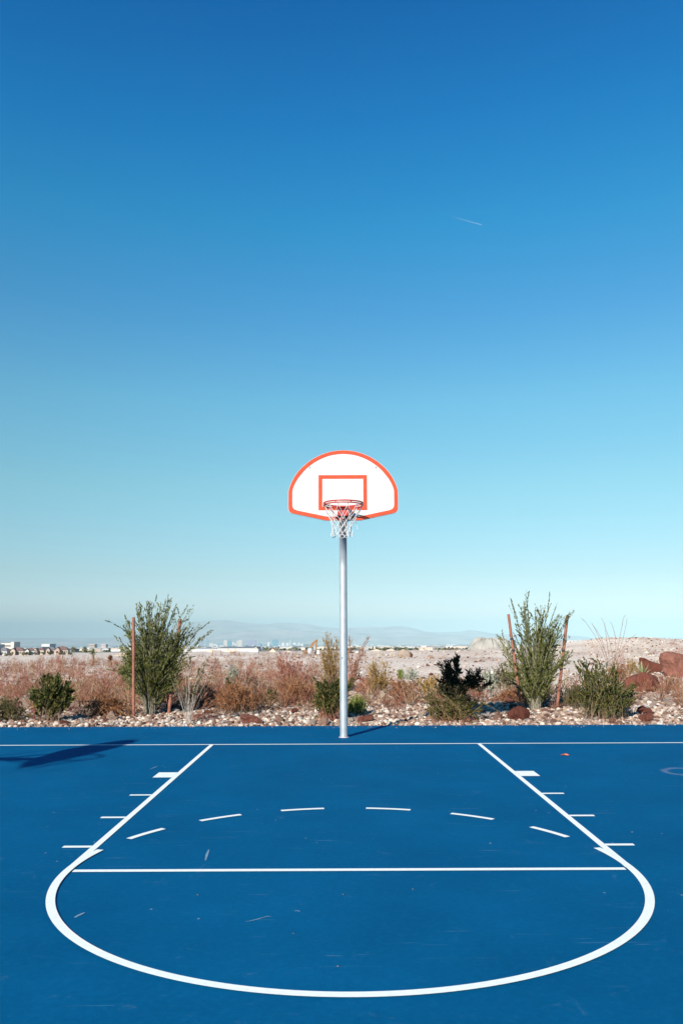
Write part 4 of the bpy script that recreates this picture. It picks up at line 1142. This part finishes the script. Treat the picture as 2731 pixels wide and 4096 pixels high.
def loader(loc, rz, label):
    r = empty('wheel_loader', tuple(loc), rz); tag(r, label, 'loader', 'machines on the building site')
    for sx in (-1.6, 1.6):
        for sy in (-1.1, 1.1):
            m = MB(); m.tube([(sx, sy-.3, .75), (sx, sy+.3, .75)], .75, 16); m.build('wheel', blk, r)
    m = MB(); m.prism([(-3, .8), (1.8, .8), (2.0, 1.4), (.5, 1.7), (-3, 2.0)], 'y', -1.0, 1.0); m.build('body', yel, r)
    m = MB(); m.prism([(-.7, 1.7), (.8, 1.7), (.7, 3.2), (-.6, 3.2)], 'y', -.75, .75); c = m.build('cab', blk, r)
    m = MB(); m.box((0, 0, 3.27), (1.7, 1.7, .14)); m.build('cab_roof', yel, c)
    m = MB(); m.prism([(1.2, 1.3), (3.2, .6), (3.3, .9), (1.4, 1.8)], 'y', -.5, .5); m.build('lift_arm', yel, r)
    m = MB(); m.prism([(3.0, .1), (4.2, .1), (4.3, .4), (3.5, .5), (3.3, 1.4), (3.0, 1.4)], 'y', -1.3, 1.3); m.build('bucket', blk, r)
    return r
loader(fpos(1398, 500), R(70), 'yellow wheel loader just right of the hoop pole in the distance')
loader(fpos(1786, 900), R(20), 'tiny dark loader on the horizon above the blackish bush')
loader(fpos(1105, 900), R(180), 'tiny yellow loader by the far sand heaps')
pile_m = plain('piled_sand', (0.50, 0.38, 0.29), 0.95, noise=0.2, nscale=.3)
pile_w = plain('piled_white_stone', (0.72, 0.70, 0.66), 0.95, noise=0.15, nscale=.5)
def heap(name, label, px, D, w, h, mat, flat=1.0, sd=0, cat='sand heap', asp=.7):
    r = np.random.default_rng(sd); n, mrow = 56, 12
    V = [(0, 0, h)]
    for j in range(1, mrow+1):
        q = j/mrow
        for i in range(n):
            a = 2*math.pi*i/n
            ir = 1 + .10*math.sin(3*a+sd) + .05*math.sin(7*a+2*sd)
            z = h*(1 - max(0, (q-flat)/(1-flat)) if flat < 1 else (1-q))
            if flat < 1: z = h*(1 - sstep((q-flat)/(1-flat))*1.0)
            V.append((w/2*q*ir*math.cos(a), w/2*asp*q*ir*math.sin(a), z*(1+.05*math.sin(5*a+9*q)) + (h*.03*r.normal() if j < mrow else 0) + (h*.05*math.sin(23*a) if 2 < j < mrow else 0)))
    Fc = [(0, 1+i, 1+(i+1) % n) for i in range(n)]
    for j in range(mrow-1):
        for i in range(n):
            a, b_ = 1+j*n+i, 1+j*n+(i+1) % n
            Fc.append((a, a+n, b_+n, b_))
    p = fpos(px, D); o = link(name, mesh(name, V, Fc), mat, None, (p[0], p[1], p[2]-.15)); tag(o, label, cat); return o
def pxm(px, D): return px*D/F
heap('spoil_mound', 'flat-topped grey spoil mound on the horizon right of the pole', 1948, 430, pxm(232, 430), 9.3, plain('grey_spoil', (0.24, 0.225, 0.20), .95, noise=.25, nscale=.25), .45, 3, 'mound')
for i, (px, D, w, h, lab) in enumerate([(852, 560, 30, 14, 'sand heap beside the brown frame in front of the long shed'), (918, 560, 34, 13, 'low sand heap under the long shed'), (945, 590, 24, 12, 'small pale sand heap under the long shed'),
        (1025, 600, 36, 18, 'peaked sand heap at the right end of the long shed'), (1092, 600, 30, 14, 'peaked sand heap between shed and excavator'), (1150, 620, 50, 6, 'long low sand heap left of the excavator'),
        (1500, 600, 46, 9, 'low sand heap behind the golden bush'), (1558, 620, 44, 10, 'pale sand heap left of the big whitish boulder'), (1680, 620, 26, 14, 'peaked sand heap right of the big whitish boulder'),
        (1712, 640, 32, 14, 'rounded sand heap left of the tiny dark loader'), (505, 480, 90, 12, 'long pale sand bank behind the left tall shrub')]):
    heap('sand_heap', lab, px, D, pxm(w, D), pxm(h, D), pile_m, 1.0, i+5)
heap('stone_heap', 'heap of white stone right of the hoop pole in the distance', 1425, 440, pxm(50, 440), pxm(24, 440), pile_w, 1.0, 33, 'stone heap')
heap('earth_mound', 'pale gravel mound crest at the right under the ocotillo stems', 2442, 85, pxm(150, 85), 0.9, pile_m, 1.0, 12, 'mound')
white_m = plain('white_wall', (0.41, 0.41, 0.405), 0.7)
tan_m = plain('tan_stucco', (0.36, 0.29, 0.24), 0.85, noise=.08, nscale=.5)
cream_m = plain('cream_stucco', (0.50, 0.44, 0.38), 0.85, noise=.06, nscale=.5)
roof_g = plain('grey_tile_roof', (0.14, 0.135, 0.14), 0.8, noise=.2, nscale=2)
roof_b = plain('brown_tile_roof', (0.15, 0.085, 0.07), 0.8, noise=.2, nscale=2)
def house(loc, w, dp, h, rh, rz, wall, roofm, label, group='new houses across the field', wins=3, porch=True):
    r = empty('house', tuple(loc), rz); tag(r, label, 'house', group)
    m = MB(); m.box((0, 0, h/2-.3), (w, dp, h+.6)); m.build('wall', wall, r)
    ov = .5
    m = MB()
    a, b_ = w/2+ov, dp/2+ov; k = min(a, b_)*.9
    V = [(-a, -b_, h), (a, -b_, h), (a, b_, h), (-a, b_, h), (-(a-k), 0, h+rh), (a-k, 0, h+rh)]
    m.add(V, [(0, 1, 5, 4), (1, 2, 5), (2, 3, 4, 5), (3, 0, 4), (3, 2, 1, 0)]); m.build('roof', roofm, r)
    if porch:    # front gable wing
        gx = -w*.22; gw = w*.36
        m = MB(); m.box((gx, -dp/2-1.4, h/2-.3), (gw, 2.8, h+.6))
        m.prism([(gx-gw/2, h+.001), (gx+gw/2, h+.001), (gx, h+rh*.72)], 'y', -dp/2-2.8, -dp/2-.0); m.build('gable_wing', wall, r)
        m = MB()
        for s in (-1, 1):
            m.add([(gx, -dp/2-3.2, h+rh*.78), (gx+s*(gw/2+.5), -dp/2-3.2, h-.12), (gx+s*(gw/2+.5), dp*.1, h-.12), (gx, dp*.1, h+rh*.78),
                   (gx, -dp/2-3.2, h+rh*.78-.18), (gx+s*(gw/2+.5), -dp/2-3.2, h-.3), (gx+s*(gw/2+.5), dp*.1, h-.3), (gx, dp*.1, h+rh*.78-.18)],
                  [(0, 1, 2, 3), (4, 7, 6, 5), (0, 4, 5, 1), (1, 5, 6, 2), (3, 2, 6, 7)])
        m.build('gable_roof', roofm, r)
        f = MB(); f.box((gx, -dp/2-2.84, h*.5), (gw*.4, .1, 1.3)); f.build('window', glass, r)
    for i in range(wins):
        x = w*(.08 + .34*(i+.5)/wins*1.1)
        f = MB(); f.box((x, -dp/2-.04, h*.52), (w*.06, .1, 1.3)); f.build('window', glass, r)
    f = MB(); f.box((0, -dp/2-.04, 1.05), (1.1, .1, 2.1)); f.build('door', roof_b, r)
    return r
HD = 505.0
hs = [(-14, 56, 17, white_m, roof_g, 'white house with grey roof cut by the left picture edge'), (36, 50, 22, white_m, roof_g, 'white house with grey roof, second from the left edge'),
      (93, 50, 22, tan_m, roof_b, 'house with brown-red tile roof in the far left row'), (141, 40, 17, white_m, roof_b, 'pale house with low brown roof next to the red-roofed one'),
      (181, 38, 18, cream_m, roof_b, 'narrow cream house in the middle of the far row'), (222, 40, 20, tan_m, roof_g, 'tan house left of the rightmost house of the far row'),
      (264, 50, 23, tan_m, roof_b, 'rightmost tan house of the far row, with front gable')]
for i, (px, w, hp, wl, rf, lab) in enumerate(hs):
    p = fpos(px, HD + (i % 3)*4); W_ = pxm(w, HD)
    house(p, W_, 7.0, 2.7, 1.6 + (hp-17)*.10, R(rng.uniform(-12, 12)), wl, rf, lab)
# garden shrubs by the houses
def clump(name, label, px, D, w, h, mat, cat='bush', group=None, n=260):
    p = fpos(px, D); q = rng.normal(size=(n, 3)); q /= np.linalg.norm(q, axis=1, keepdims=True); q *= rng.random((n, 1))**.35
    P = q*np.array([w/2, w/2, h/2]) + np.array([0, 0, h*.5])
    V, Q = leaf_quads(P, rng.normal(size=(n, 3)) + (0, 0, .4), w*rng.uniform(.15, .3, n), w*rng.uniform(.08, .14, n))
    r = empty(name, tuple(p)); tag(r, label, cat, group)
    link('foliage', mesh('foliage', V, Q, np.repeat(rng.random(n), 4)), mat, r)
    m = MB(); m.tube([(0, 0, -.2), (0, 0, h*.5)], [w*.05, w*.03], 6); m.build('trunk', bark_b, r)
for px in (8, 44, 62, 112, 123, 133, 158, 190, 215, 255, 270, 296):
    clump('garden_bush', 'dark round bush in front of the far row of houses', px, 492, 2.4, 1.7, lf_dark if px % 2 else lf_moss, group='bushes before the far houses', n=160)
for px, D, h, lab in ((308, 640, 4.5, 'small dark tree right of the far row of houses'), (353, 700, 5, 'second small dark tree right of the far houses'),
                      (1532, 560, 2.6, 'dark round tree on the horizon left of the whitish boulder'), (1590, 560, 2.6, 'dark tree on the horizon above the whitish boulder'), (1662, 560, 2.2, 'small tree by the peaked heap on the horizon')):
    clump('far_tree', lab, px, D, h*.9, h, lf_dark, 'tree', 'small trees at the field edge')
# large far buildings
def flat_building(px0, px1, ytop, D, dp, mat, label, parapet=True, roofm=None, wrows=0, cat='building', name='building', base=None):
    w = pxm(px1-px0, D); p = fpos((px0+px1)/2, D)
    top = float(atD((px0+px1)/2, ytop, D)[2]); h = max(1.0, top - p[2])
    r = empty(name, tuple(p)); tag(r, label, cat)
    m = MB(); m.box((0, dp/2, h/2 - .5), (w, dp, h+1)); m.build('wall', mat, r)
    m = MB(); m.box((0, dp/2, h+.25), (w*1.01, dp*1.01, .5)); m.build('roof', roofm or mat, r)
    for k_ in range(wrows):
        f = MB(); f.box((0, -.06, h*(k_+.7)/(wrows+.4)), (w*.9, .12, h*.28/wrows)); f.build('window', glass, r)
    return r
flat_building(22, 62, 2574, 1250, 30, cream_m, 'wide cream building behind the left houses', wrows=2)
flat_building(60, 72, 2569, 1235, 24, cream_m, 'taller end tower of the wide cream building')
flat_building(181, 213, 2577, 1400, 30, white_m, 'white low commercial building behind the middle houses', wrows=1)
flat_building(0, 14, 2579, 1200, 20, white_m, 'white flat building at the left picture edge')
flat_building(368, 390, 2577, 3600, 40, tan_m, 'cream boxy building beyond the yuccas', wrows=2)
flat_building(416, 434, 2578, 3800, 40, plain('pink_grey_wall', (.45, .36, .34), .8), 'pinkish boxy building beyond the second yucca', wrows=2)
flat_building(876, 1026, 2593, 640, 40, white_m, 'long white shed with dark roof edge before the skyline', roofm=plain('dark_roof_edge', (0.10, 0.11, 0.13), .7))
flat_building(740, 876, 2597, 660, 30, white_m, 'long low white wing left of the dark-edged shed', roofm=plain('grey_roof_edge', (0.25, 0.26, 0.28), .7))
flat_building(1000, 1036, 2600, 560, 8, white_m, 'white site hut right of the long shed')
# brown frame, bollard, tank by the site
br = plain('rust_steel', (0.16, 0.08, 0.05), .8)
p = fpos(873, 470); r = empty('steel_frame', tuple(p)); tag(r, 'brown rectangular steel frame standing before the long shed', 'frame')
for x in (-2.3, 2.3):
    m = MB(); m.box((x, 0, 1.4), (.35, .35, 2.8)); m.build('post', br, r)
m = MB(); m.box((0, 0, 2.95), (5.2, .4, .3)); m.build('beam', br, r)
p = fpos(934, 480); r = empty('barrier', tuple(p)); tag(r, 'small dark brown slatted barrier on the pale field', 'barrier')
for x in (-1.0, 0, 1.0):
    m = MB(); m.box((x, 0, .9), (.45, .3, 1.9)); m.build('post', br, r)
m = MB(); m.box((0, .22, 1.4), (3.0, .1, .3)); m.build('rail', br, r)
tank_m = plain('grey_blue_plastic', (0.42, 0.46, 0.50), .5)
p = fpos(1240, 478); r = empty('water_tank', tuple(p)); tag(r, 'grey-blue tank with white lid before the excavator', 'tank')
m = MB(); m.tube([(0, 0, 0), (0, 0, 3.2)], 1.4, 20); m.build('body', tank_m, r, True)
m = MB(); m.tube([(0, 0, 3.203), (0, 0, 3.6), (0, 0, 3.8)], [1.5, 1.2, .5], 20); m.build('lid', white_m, r, True)
p = fpos(1271, 470); r = empty('site_cabinet', tuple(p)); tag(r, 'narrow white cabinet right of the excavator bucket', 'cabinet')
m = MB(); m.box((0, 0, 1.4), (1.3, 1.0, 2.8)); m.build('body', white_m, r)
m = MB(); m.box((0, 0, 2.84), (1.4, 1.1, .08)); m.build('lid', white_m, r)
m = MB(); m.box((0, -.52, 1.4), (1.0, .04, 2.3)); m.build('door', plain('off_white_door', (.6, .6, .58), .6), r)
p = fpos(2252, 120); r = empty('white_container', (p[0], p[1], p[2])); tag(r, 'white site container glimpsed beside the right-leaning stake', 'container')
zt_ = float(atD(2268, 2561, 120)[2])
m = MB(); m.box((0, 0, (zt_-p[2])/2), (1.5, 5.6, zt_-p[2])); m.build('body', white_m, r)
m = MB(); m.box((0, -2.83, (zt_-p[2])*.5), (1.2, .06, (zt_-p[2])*.8)); m.build('door', plain('pale_door', (.62, .63, .63), .5), r)

# ================================================================ CITY
def facade(name, col, wcol, fs=0.27, fr=0.5):
    m_, t_, b_ = mat_new(name)
    tc_ = t_.nodes.new('ShaderNodeTexCoord'); s_ = t_.nodes.new('ShaderNodeSeparateXYZ'); t_.links.new(tc_.outputs['Object'], s_.inputs[0])
    a = t_.nodes.new('ShaderNodeMath'); a.operation = 'MULTIPLY'; a.inputs[1].default_value = fs/4; t_.links.new(s_.outputs[2], a.inputs[0])
    f = t_.nodes.new('ShaderNodeMath'); f.operation = 'FRACT'; t_.links.new(a.outputs[0], f.inputs[0])
    g_ = t_.nodes.new('ShaderNodeMath'); g_.operation = 'GREATER_THAN'; g_.inputs[1].default_value = fr; t_.links.new(f.outputs[0], g_.inputs[0])
    mx_ = t_.nodes.new('ShaderNodeMix'); mx_.data_type = 'RGBA'; t_.links.new(g_.outputs[0], mx_.inputs[0])
    mx_.inputs[6].default_value = tuple(col) + (1,); mx_.inputs[7].default_value = tuple(wcol) + (1,)
    t_.links.new(mx_.outputs[2], b_.inputs['Base Color']); b_.inputs['Roughness'].default_value = .5
    return m_
white_f = facade('white_facade', (0.50, 0.50, 0.49), (0.34, 0.36, 0.38))
fc = {'teal': facade('teal_glass_facade', (0.04, 0.16, 0.22), (0.02, 0.10, 0.16)), 'blue': facade('blue_grey_facade', (0.14, 0.20, 0.28), (0.05, 0.10, 0.16)),
      'white': white_f, 'cream': facade('cream_facade', (0.44, 0.36, 0.31), (0.30, 0.27, 0.26)),
      'purple': facade('purple_grey_facade', (0.20, 0.17, 0.26), (0.12, 0.12, 0.20))}
CD = 12000.0
def z3(x): return 780 + x/3.015
tow = [(150, 182, 328, 'blue', 'slim blue-grey tower leftmost on the skyline'), (88, 104, 335, 'blue', 'faint slim tower by the left shrub sprigs'), (385, 453, 345, 'teal', 'broad teal glass tower left of centre on the skyline'),
       (290, 385, 378, 'teal', 'low wide teal block left of the broad teal tower'), (148, 185, 385, 'white', 'low white block below the leftmost slim tower'), (232, 290, 388, 'white', 'low white block left of the teal block'),
       (185, 240, 372, 'cream', 'low cream block between two white blocks'), (453, 478, 360, 'white', 'white slab right of the broad teal tower'), (480, 520, 372, 'cream', 'low cream slab right of the white slab'),
       (512, 528, 343, 'cream', 'narrow cream tower beside the tall cream one'), (530, 580, 333, 'cream', 'tall cream tower mid skyline'), (628, 678, 340, 'purple', 'left one of the twin purplish towers'),
       (682, 745, 338, 'purple', 'right and wider one of the twin purplish towers'), (940, 1003, 331, 'teal', 'square teal tower left of the observation tower'), (880, 905, 358, 'white', 'pale slab left of the square teal tower'),
       (1050, 1080, 368, 'white', 'white tower first right of the square teal tower'), (1102, 1130, 368, 'white', 'white tower close left of the observation tower'), (1185, 1213, 365, 'white', 'white tower close right of the observation tower'),
       (1243, 1262, 366, 'white', 'thin white tower left of the excavator'), (1276, 1310, 380, 'white', 'low white tower just left of the excavator'), (360, 402, 334, 'cream', 'thin-topped cream tower behind the teal block'),
       (700, 712, 392, 'white', 'small white block at the foot of the twin purplish towers'), (1320, 1345, 392, 'cream', 'low cream block behind the excavator'), (20, 60, 385, 'white', 'white block far left in the skyline')]
for i, (x0, x1, yt, k_, lab) in enumerate(tow):
    D = CD + 180*(i % 5); px0, px1 = z3(x0), z3(x1); w = pxm(px1-px0, D); p = fpos((px0+px1)/2, D)
    top = float(atD((px0+px1)/2, 2450 + yt/3.015, D)[2]); h = top - p[2]
    r = empty('tower', tuple(p)); tag(r, lab, 'tower')
    m = MB(); m.box((0, 0, h/2-3), (w, w*.5, h+6)); m.build('wall', fc[k_], r)
    m = MB(); m.box((0, 0, h+2.5), (w*.5, w*.3, 5)); m.build('roof_plant', fc[k_], r)
    m = MB(); m.box((0, -w*.4, 6), (w*1.5, w*.3, 14)); m.build('podium', fc['white'], r)
# domed dark hall
D = CD - 300; p = fpos(z3(788), D); r = empty('domed_hall', tuple(p)); tag(r, 'dark rounded dome building mid skyline', 'building')
w = pxm(67/3.015, D); top = float(atD(z3(788), 2450+373/3.015, D)[2])-p[2]
m = MB(); m.tube([(0, 0, 0), (0, 0, top*.25)], w/2, 32); m.build('drum', fc['teal'], r, True)
m = MB(); m.tube([(0, 0, top*.25 + (top*.75)*math.sin(a)) for a in np.linspace(0, 1.5, 12)], [w/2*math.cos(a) for a in np.linspace(0, 1.5, 12)], 32); m.build('dome', fc['blue'], r, True)
# observation tower
D = CD + 1500; p = fpos(z3(1148), D); top = float(atD(z3(1148), 2450+298/3.015, D)[2])-p[2]
r = empty('observation_tower', tuple(p)); tag(r, 'tall thin white observation tower with a pod near its top', 'tower')
s_ = top/113.0
m = MB(); m.tube([(0, 0, 0), (0, 0, 40*s_), (0, 0, 92*s_)], [8*s_, 5*s_, 3.8*s_], 12); m.build('shaft', white_m, r, True)
m = MB(); m.tube([(0, 0, 90*s_), (0, 0, 94*s_), (0, 0, 99*s_), (0, 0, 101*s_)], [3*s_, 8*s_, 8.5*s_, 4*s_], 16); m.build('pod', fc['blue'], r, True)
m = MB(); m.tube([(0, 0, 101*s_), (0, 0, 113*s_)], [1.6*s_, .5*s_], 8); m.build('spire', white_m, r)
# low buildings of the valley: 220 nearest ones singly, the rest as one mass
lowm = [plain('pale_wall', (.42, .42, .41), .8), cream_m, tan_m, plain('dull_wall', (.30, .28, .26), .8), fc['cream'], plain('grey_wall', (.20, .21, .22), .8)]
lowmesh = []
for i in range(8):
    m = MB(); m.box((0, 0, .35), (1, .8, 1.3)); m.box((rng.uniform(-.2, .2), 0, 1.06), (.3, .3, .12))
    me = mesh('low_building', np.concatenate(m.V), m.F); me.materials.append(lowm[i % 6]); lowmesh.append(me)
for i in range(290):
    D = float(np.exp(rng.uniform(math.log(850), math.log(6500)))); px = rng.uniform(-60, 760) if rng.random() < .62 else rng.uniform(760, 2800)
    p = fpos(px, D); o = link('low_building', lowmesh[rng.integers(8)], None, None, tuple(p))
    k_ = (D/2500)**.5
    o.scale = (rng.uniform(10, 42)*k_, rng.uniform(10, 20), rng.uniform(3, 6.5)*k_); o.rotation_euler = (0, 0, rng.uniform(-.3, .3))
    tag(o, 'low pale building among many on the valley floor before the skyline', 'building', 'low buildings of the valley')
n = 3200
D = np.exp(rng.uniform(math.log(3500), math.log(19000), n)); px = rng.uniform(-150, 2900, n)
X = CX + (px-1365.5)/F*D; Y = CY + D; Z = zt(X, Y)
w = rng.uniform(14, 70, n)*(D/9000)**.6; h = rng.uniform(5, 13, n)*(D/8000)**.5; h = np.where((rng.random(n) < .06) & (px > 750) & (px < 1450) & (D > 9000), h*3, h)
B8 = np.array([(-.5, -.5, -.3), (.5, -.5, -.3), (.5, .5, -.3), (-.5, .5, -.3), (-.5, -.5, 1), (.5, -.5, 1), (.5, .5, 1), (-.5, .5, 1)])
V = B8[None]*np.stack([w, w*.5, h], 1)[:, None] + np.stack([X, Y, Z], 1)[:, None]
Fb = np.array([(4, 5, 6, 7), (0, 1, 5, 4), (1, 2, 6, 5), (2, 3, 7, 6), (3, 0, 4, 7)])
F_ = (Fb[None] + 8*np.arange(n)[:, None, None]).reshape(-1, 4)
o = link('city_sprawl', mesh('city_sprawl', V.reshape(-1, 3), F_, np.repeat(rng.random(n), 8)),
         tinted('sprawl_walls', [(0, (0.06, 0.08, 0.09)), (.4, (0.13, 0.14, 0.15)), (.65, (0.28, 0.26, 0.25)), (1, (0.55, 0.54, 0.53))], .8))
tag(o, 'far-off mass of low city buildings on the hazy valley floor', 'city', kind='stuff')
# valley trees as dark dots between the buildings
n = 3000
D = np.exp(rng.uniform(math.log(750), math.log(9000), n)); px = rng.uniform(-150, 2900, n)
X = CX + (px-1365.5)/F*D; Y = CY + D; Z = zt(X, Y); s = rng.uniform(1.2, 3.5, n)*(D/3000)**.5
V = IV[None]*(1+rng.uniform(-.3, .2, (n, 12, 1)))*np.stack([s, s, s*.8], 1)[:, None] + np.stack([X, Y, Z+s*.5], 1)[:, None]
F_ = (IF[None] + 12*np.arange(n)[:, None, None]).reshape(-1, 3)
o = link('valley_trees', mesh('valley_trees', V.reshape(-1, 3), F_, np.repeat(rng.random(n), 12)), lf_dark)
tag(o, 'distant dark trees dotted over the valley floor', 'trees', kind='stuff')

# ================================================================ CONTRAIL
A = atD(1805, 866, 15000); B = atD(1924, 899, 15000)
m = MB(); P = [A*(1-u) + B*u for u in np.linspace(0, 1, 24)]
m.tube(P, [14 - 7*u for u in np.linspace(0, 1, 24)], 8)
m.T = [np.repeat(0.008 + 0.08*np.linspace(0, 1, 24)**1.6, 8)]
cm_, t, b = mat_new('contrail_ice')
b.inputs['Base Color'].default_value = (.9, .92, .95, 1); b.inputs['Roughness'].default_value = 1
a_ = t.nodes.new('ShaderNodeAttribute'); a_.attribute_name = 'tint'; t.links.new(a_.outputs['Fac'], b.inputs['Alpha'])
ct = m.build('contrail', cm_, None, True); tag(ct, 'short faint white contrail high in the sky right of centre', 'contrail')

# ================================================================ HAZE
hm = bpy.data.materials.new('haze_air'); hm.use_nodes = True; t = hm.node_tree; t.nodes.clear()
pv = t.nodes.new('ShaderNodeVolumePrincipled'); ou = t.nodes.new('ShaderNodeOutputMaterial')
pv.inputs['Color'].default_value = (0.265, 0.395, 0.455, 1); pv.inputs['Density'].default_value = 5.2e-5
pv.inputs['Anisotropy'].default_value = -0.45
t.links.new(pv.outputs[0], ou.inputs['Volume'])
m = MB(); m.box((0, 0, (462-440)/2), (86000, 86000, 462+440))
hz_ = m.build('haze', hm); tag(hz_, kind='stuff')
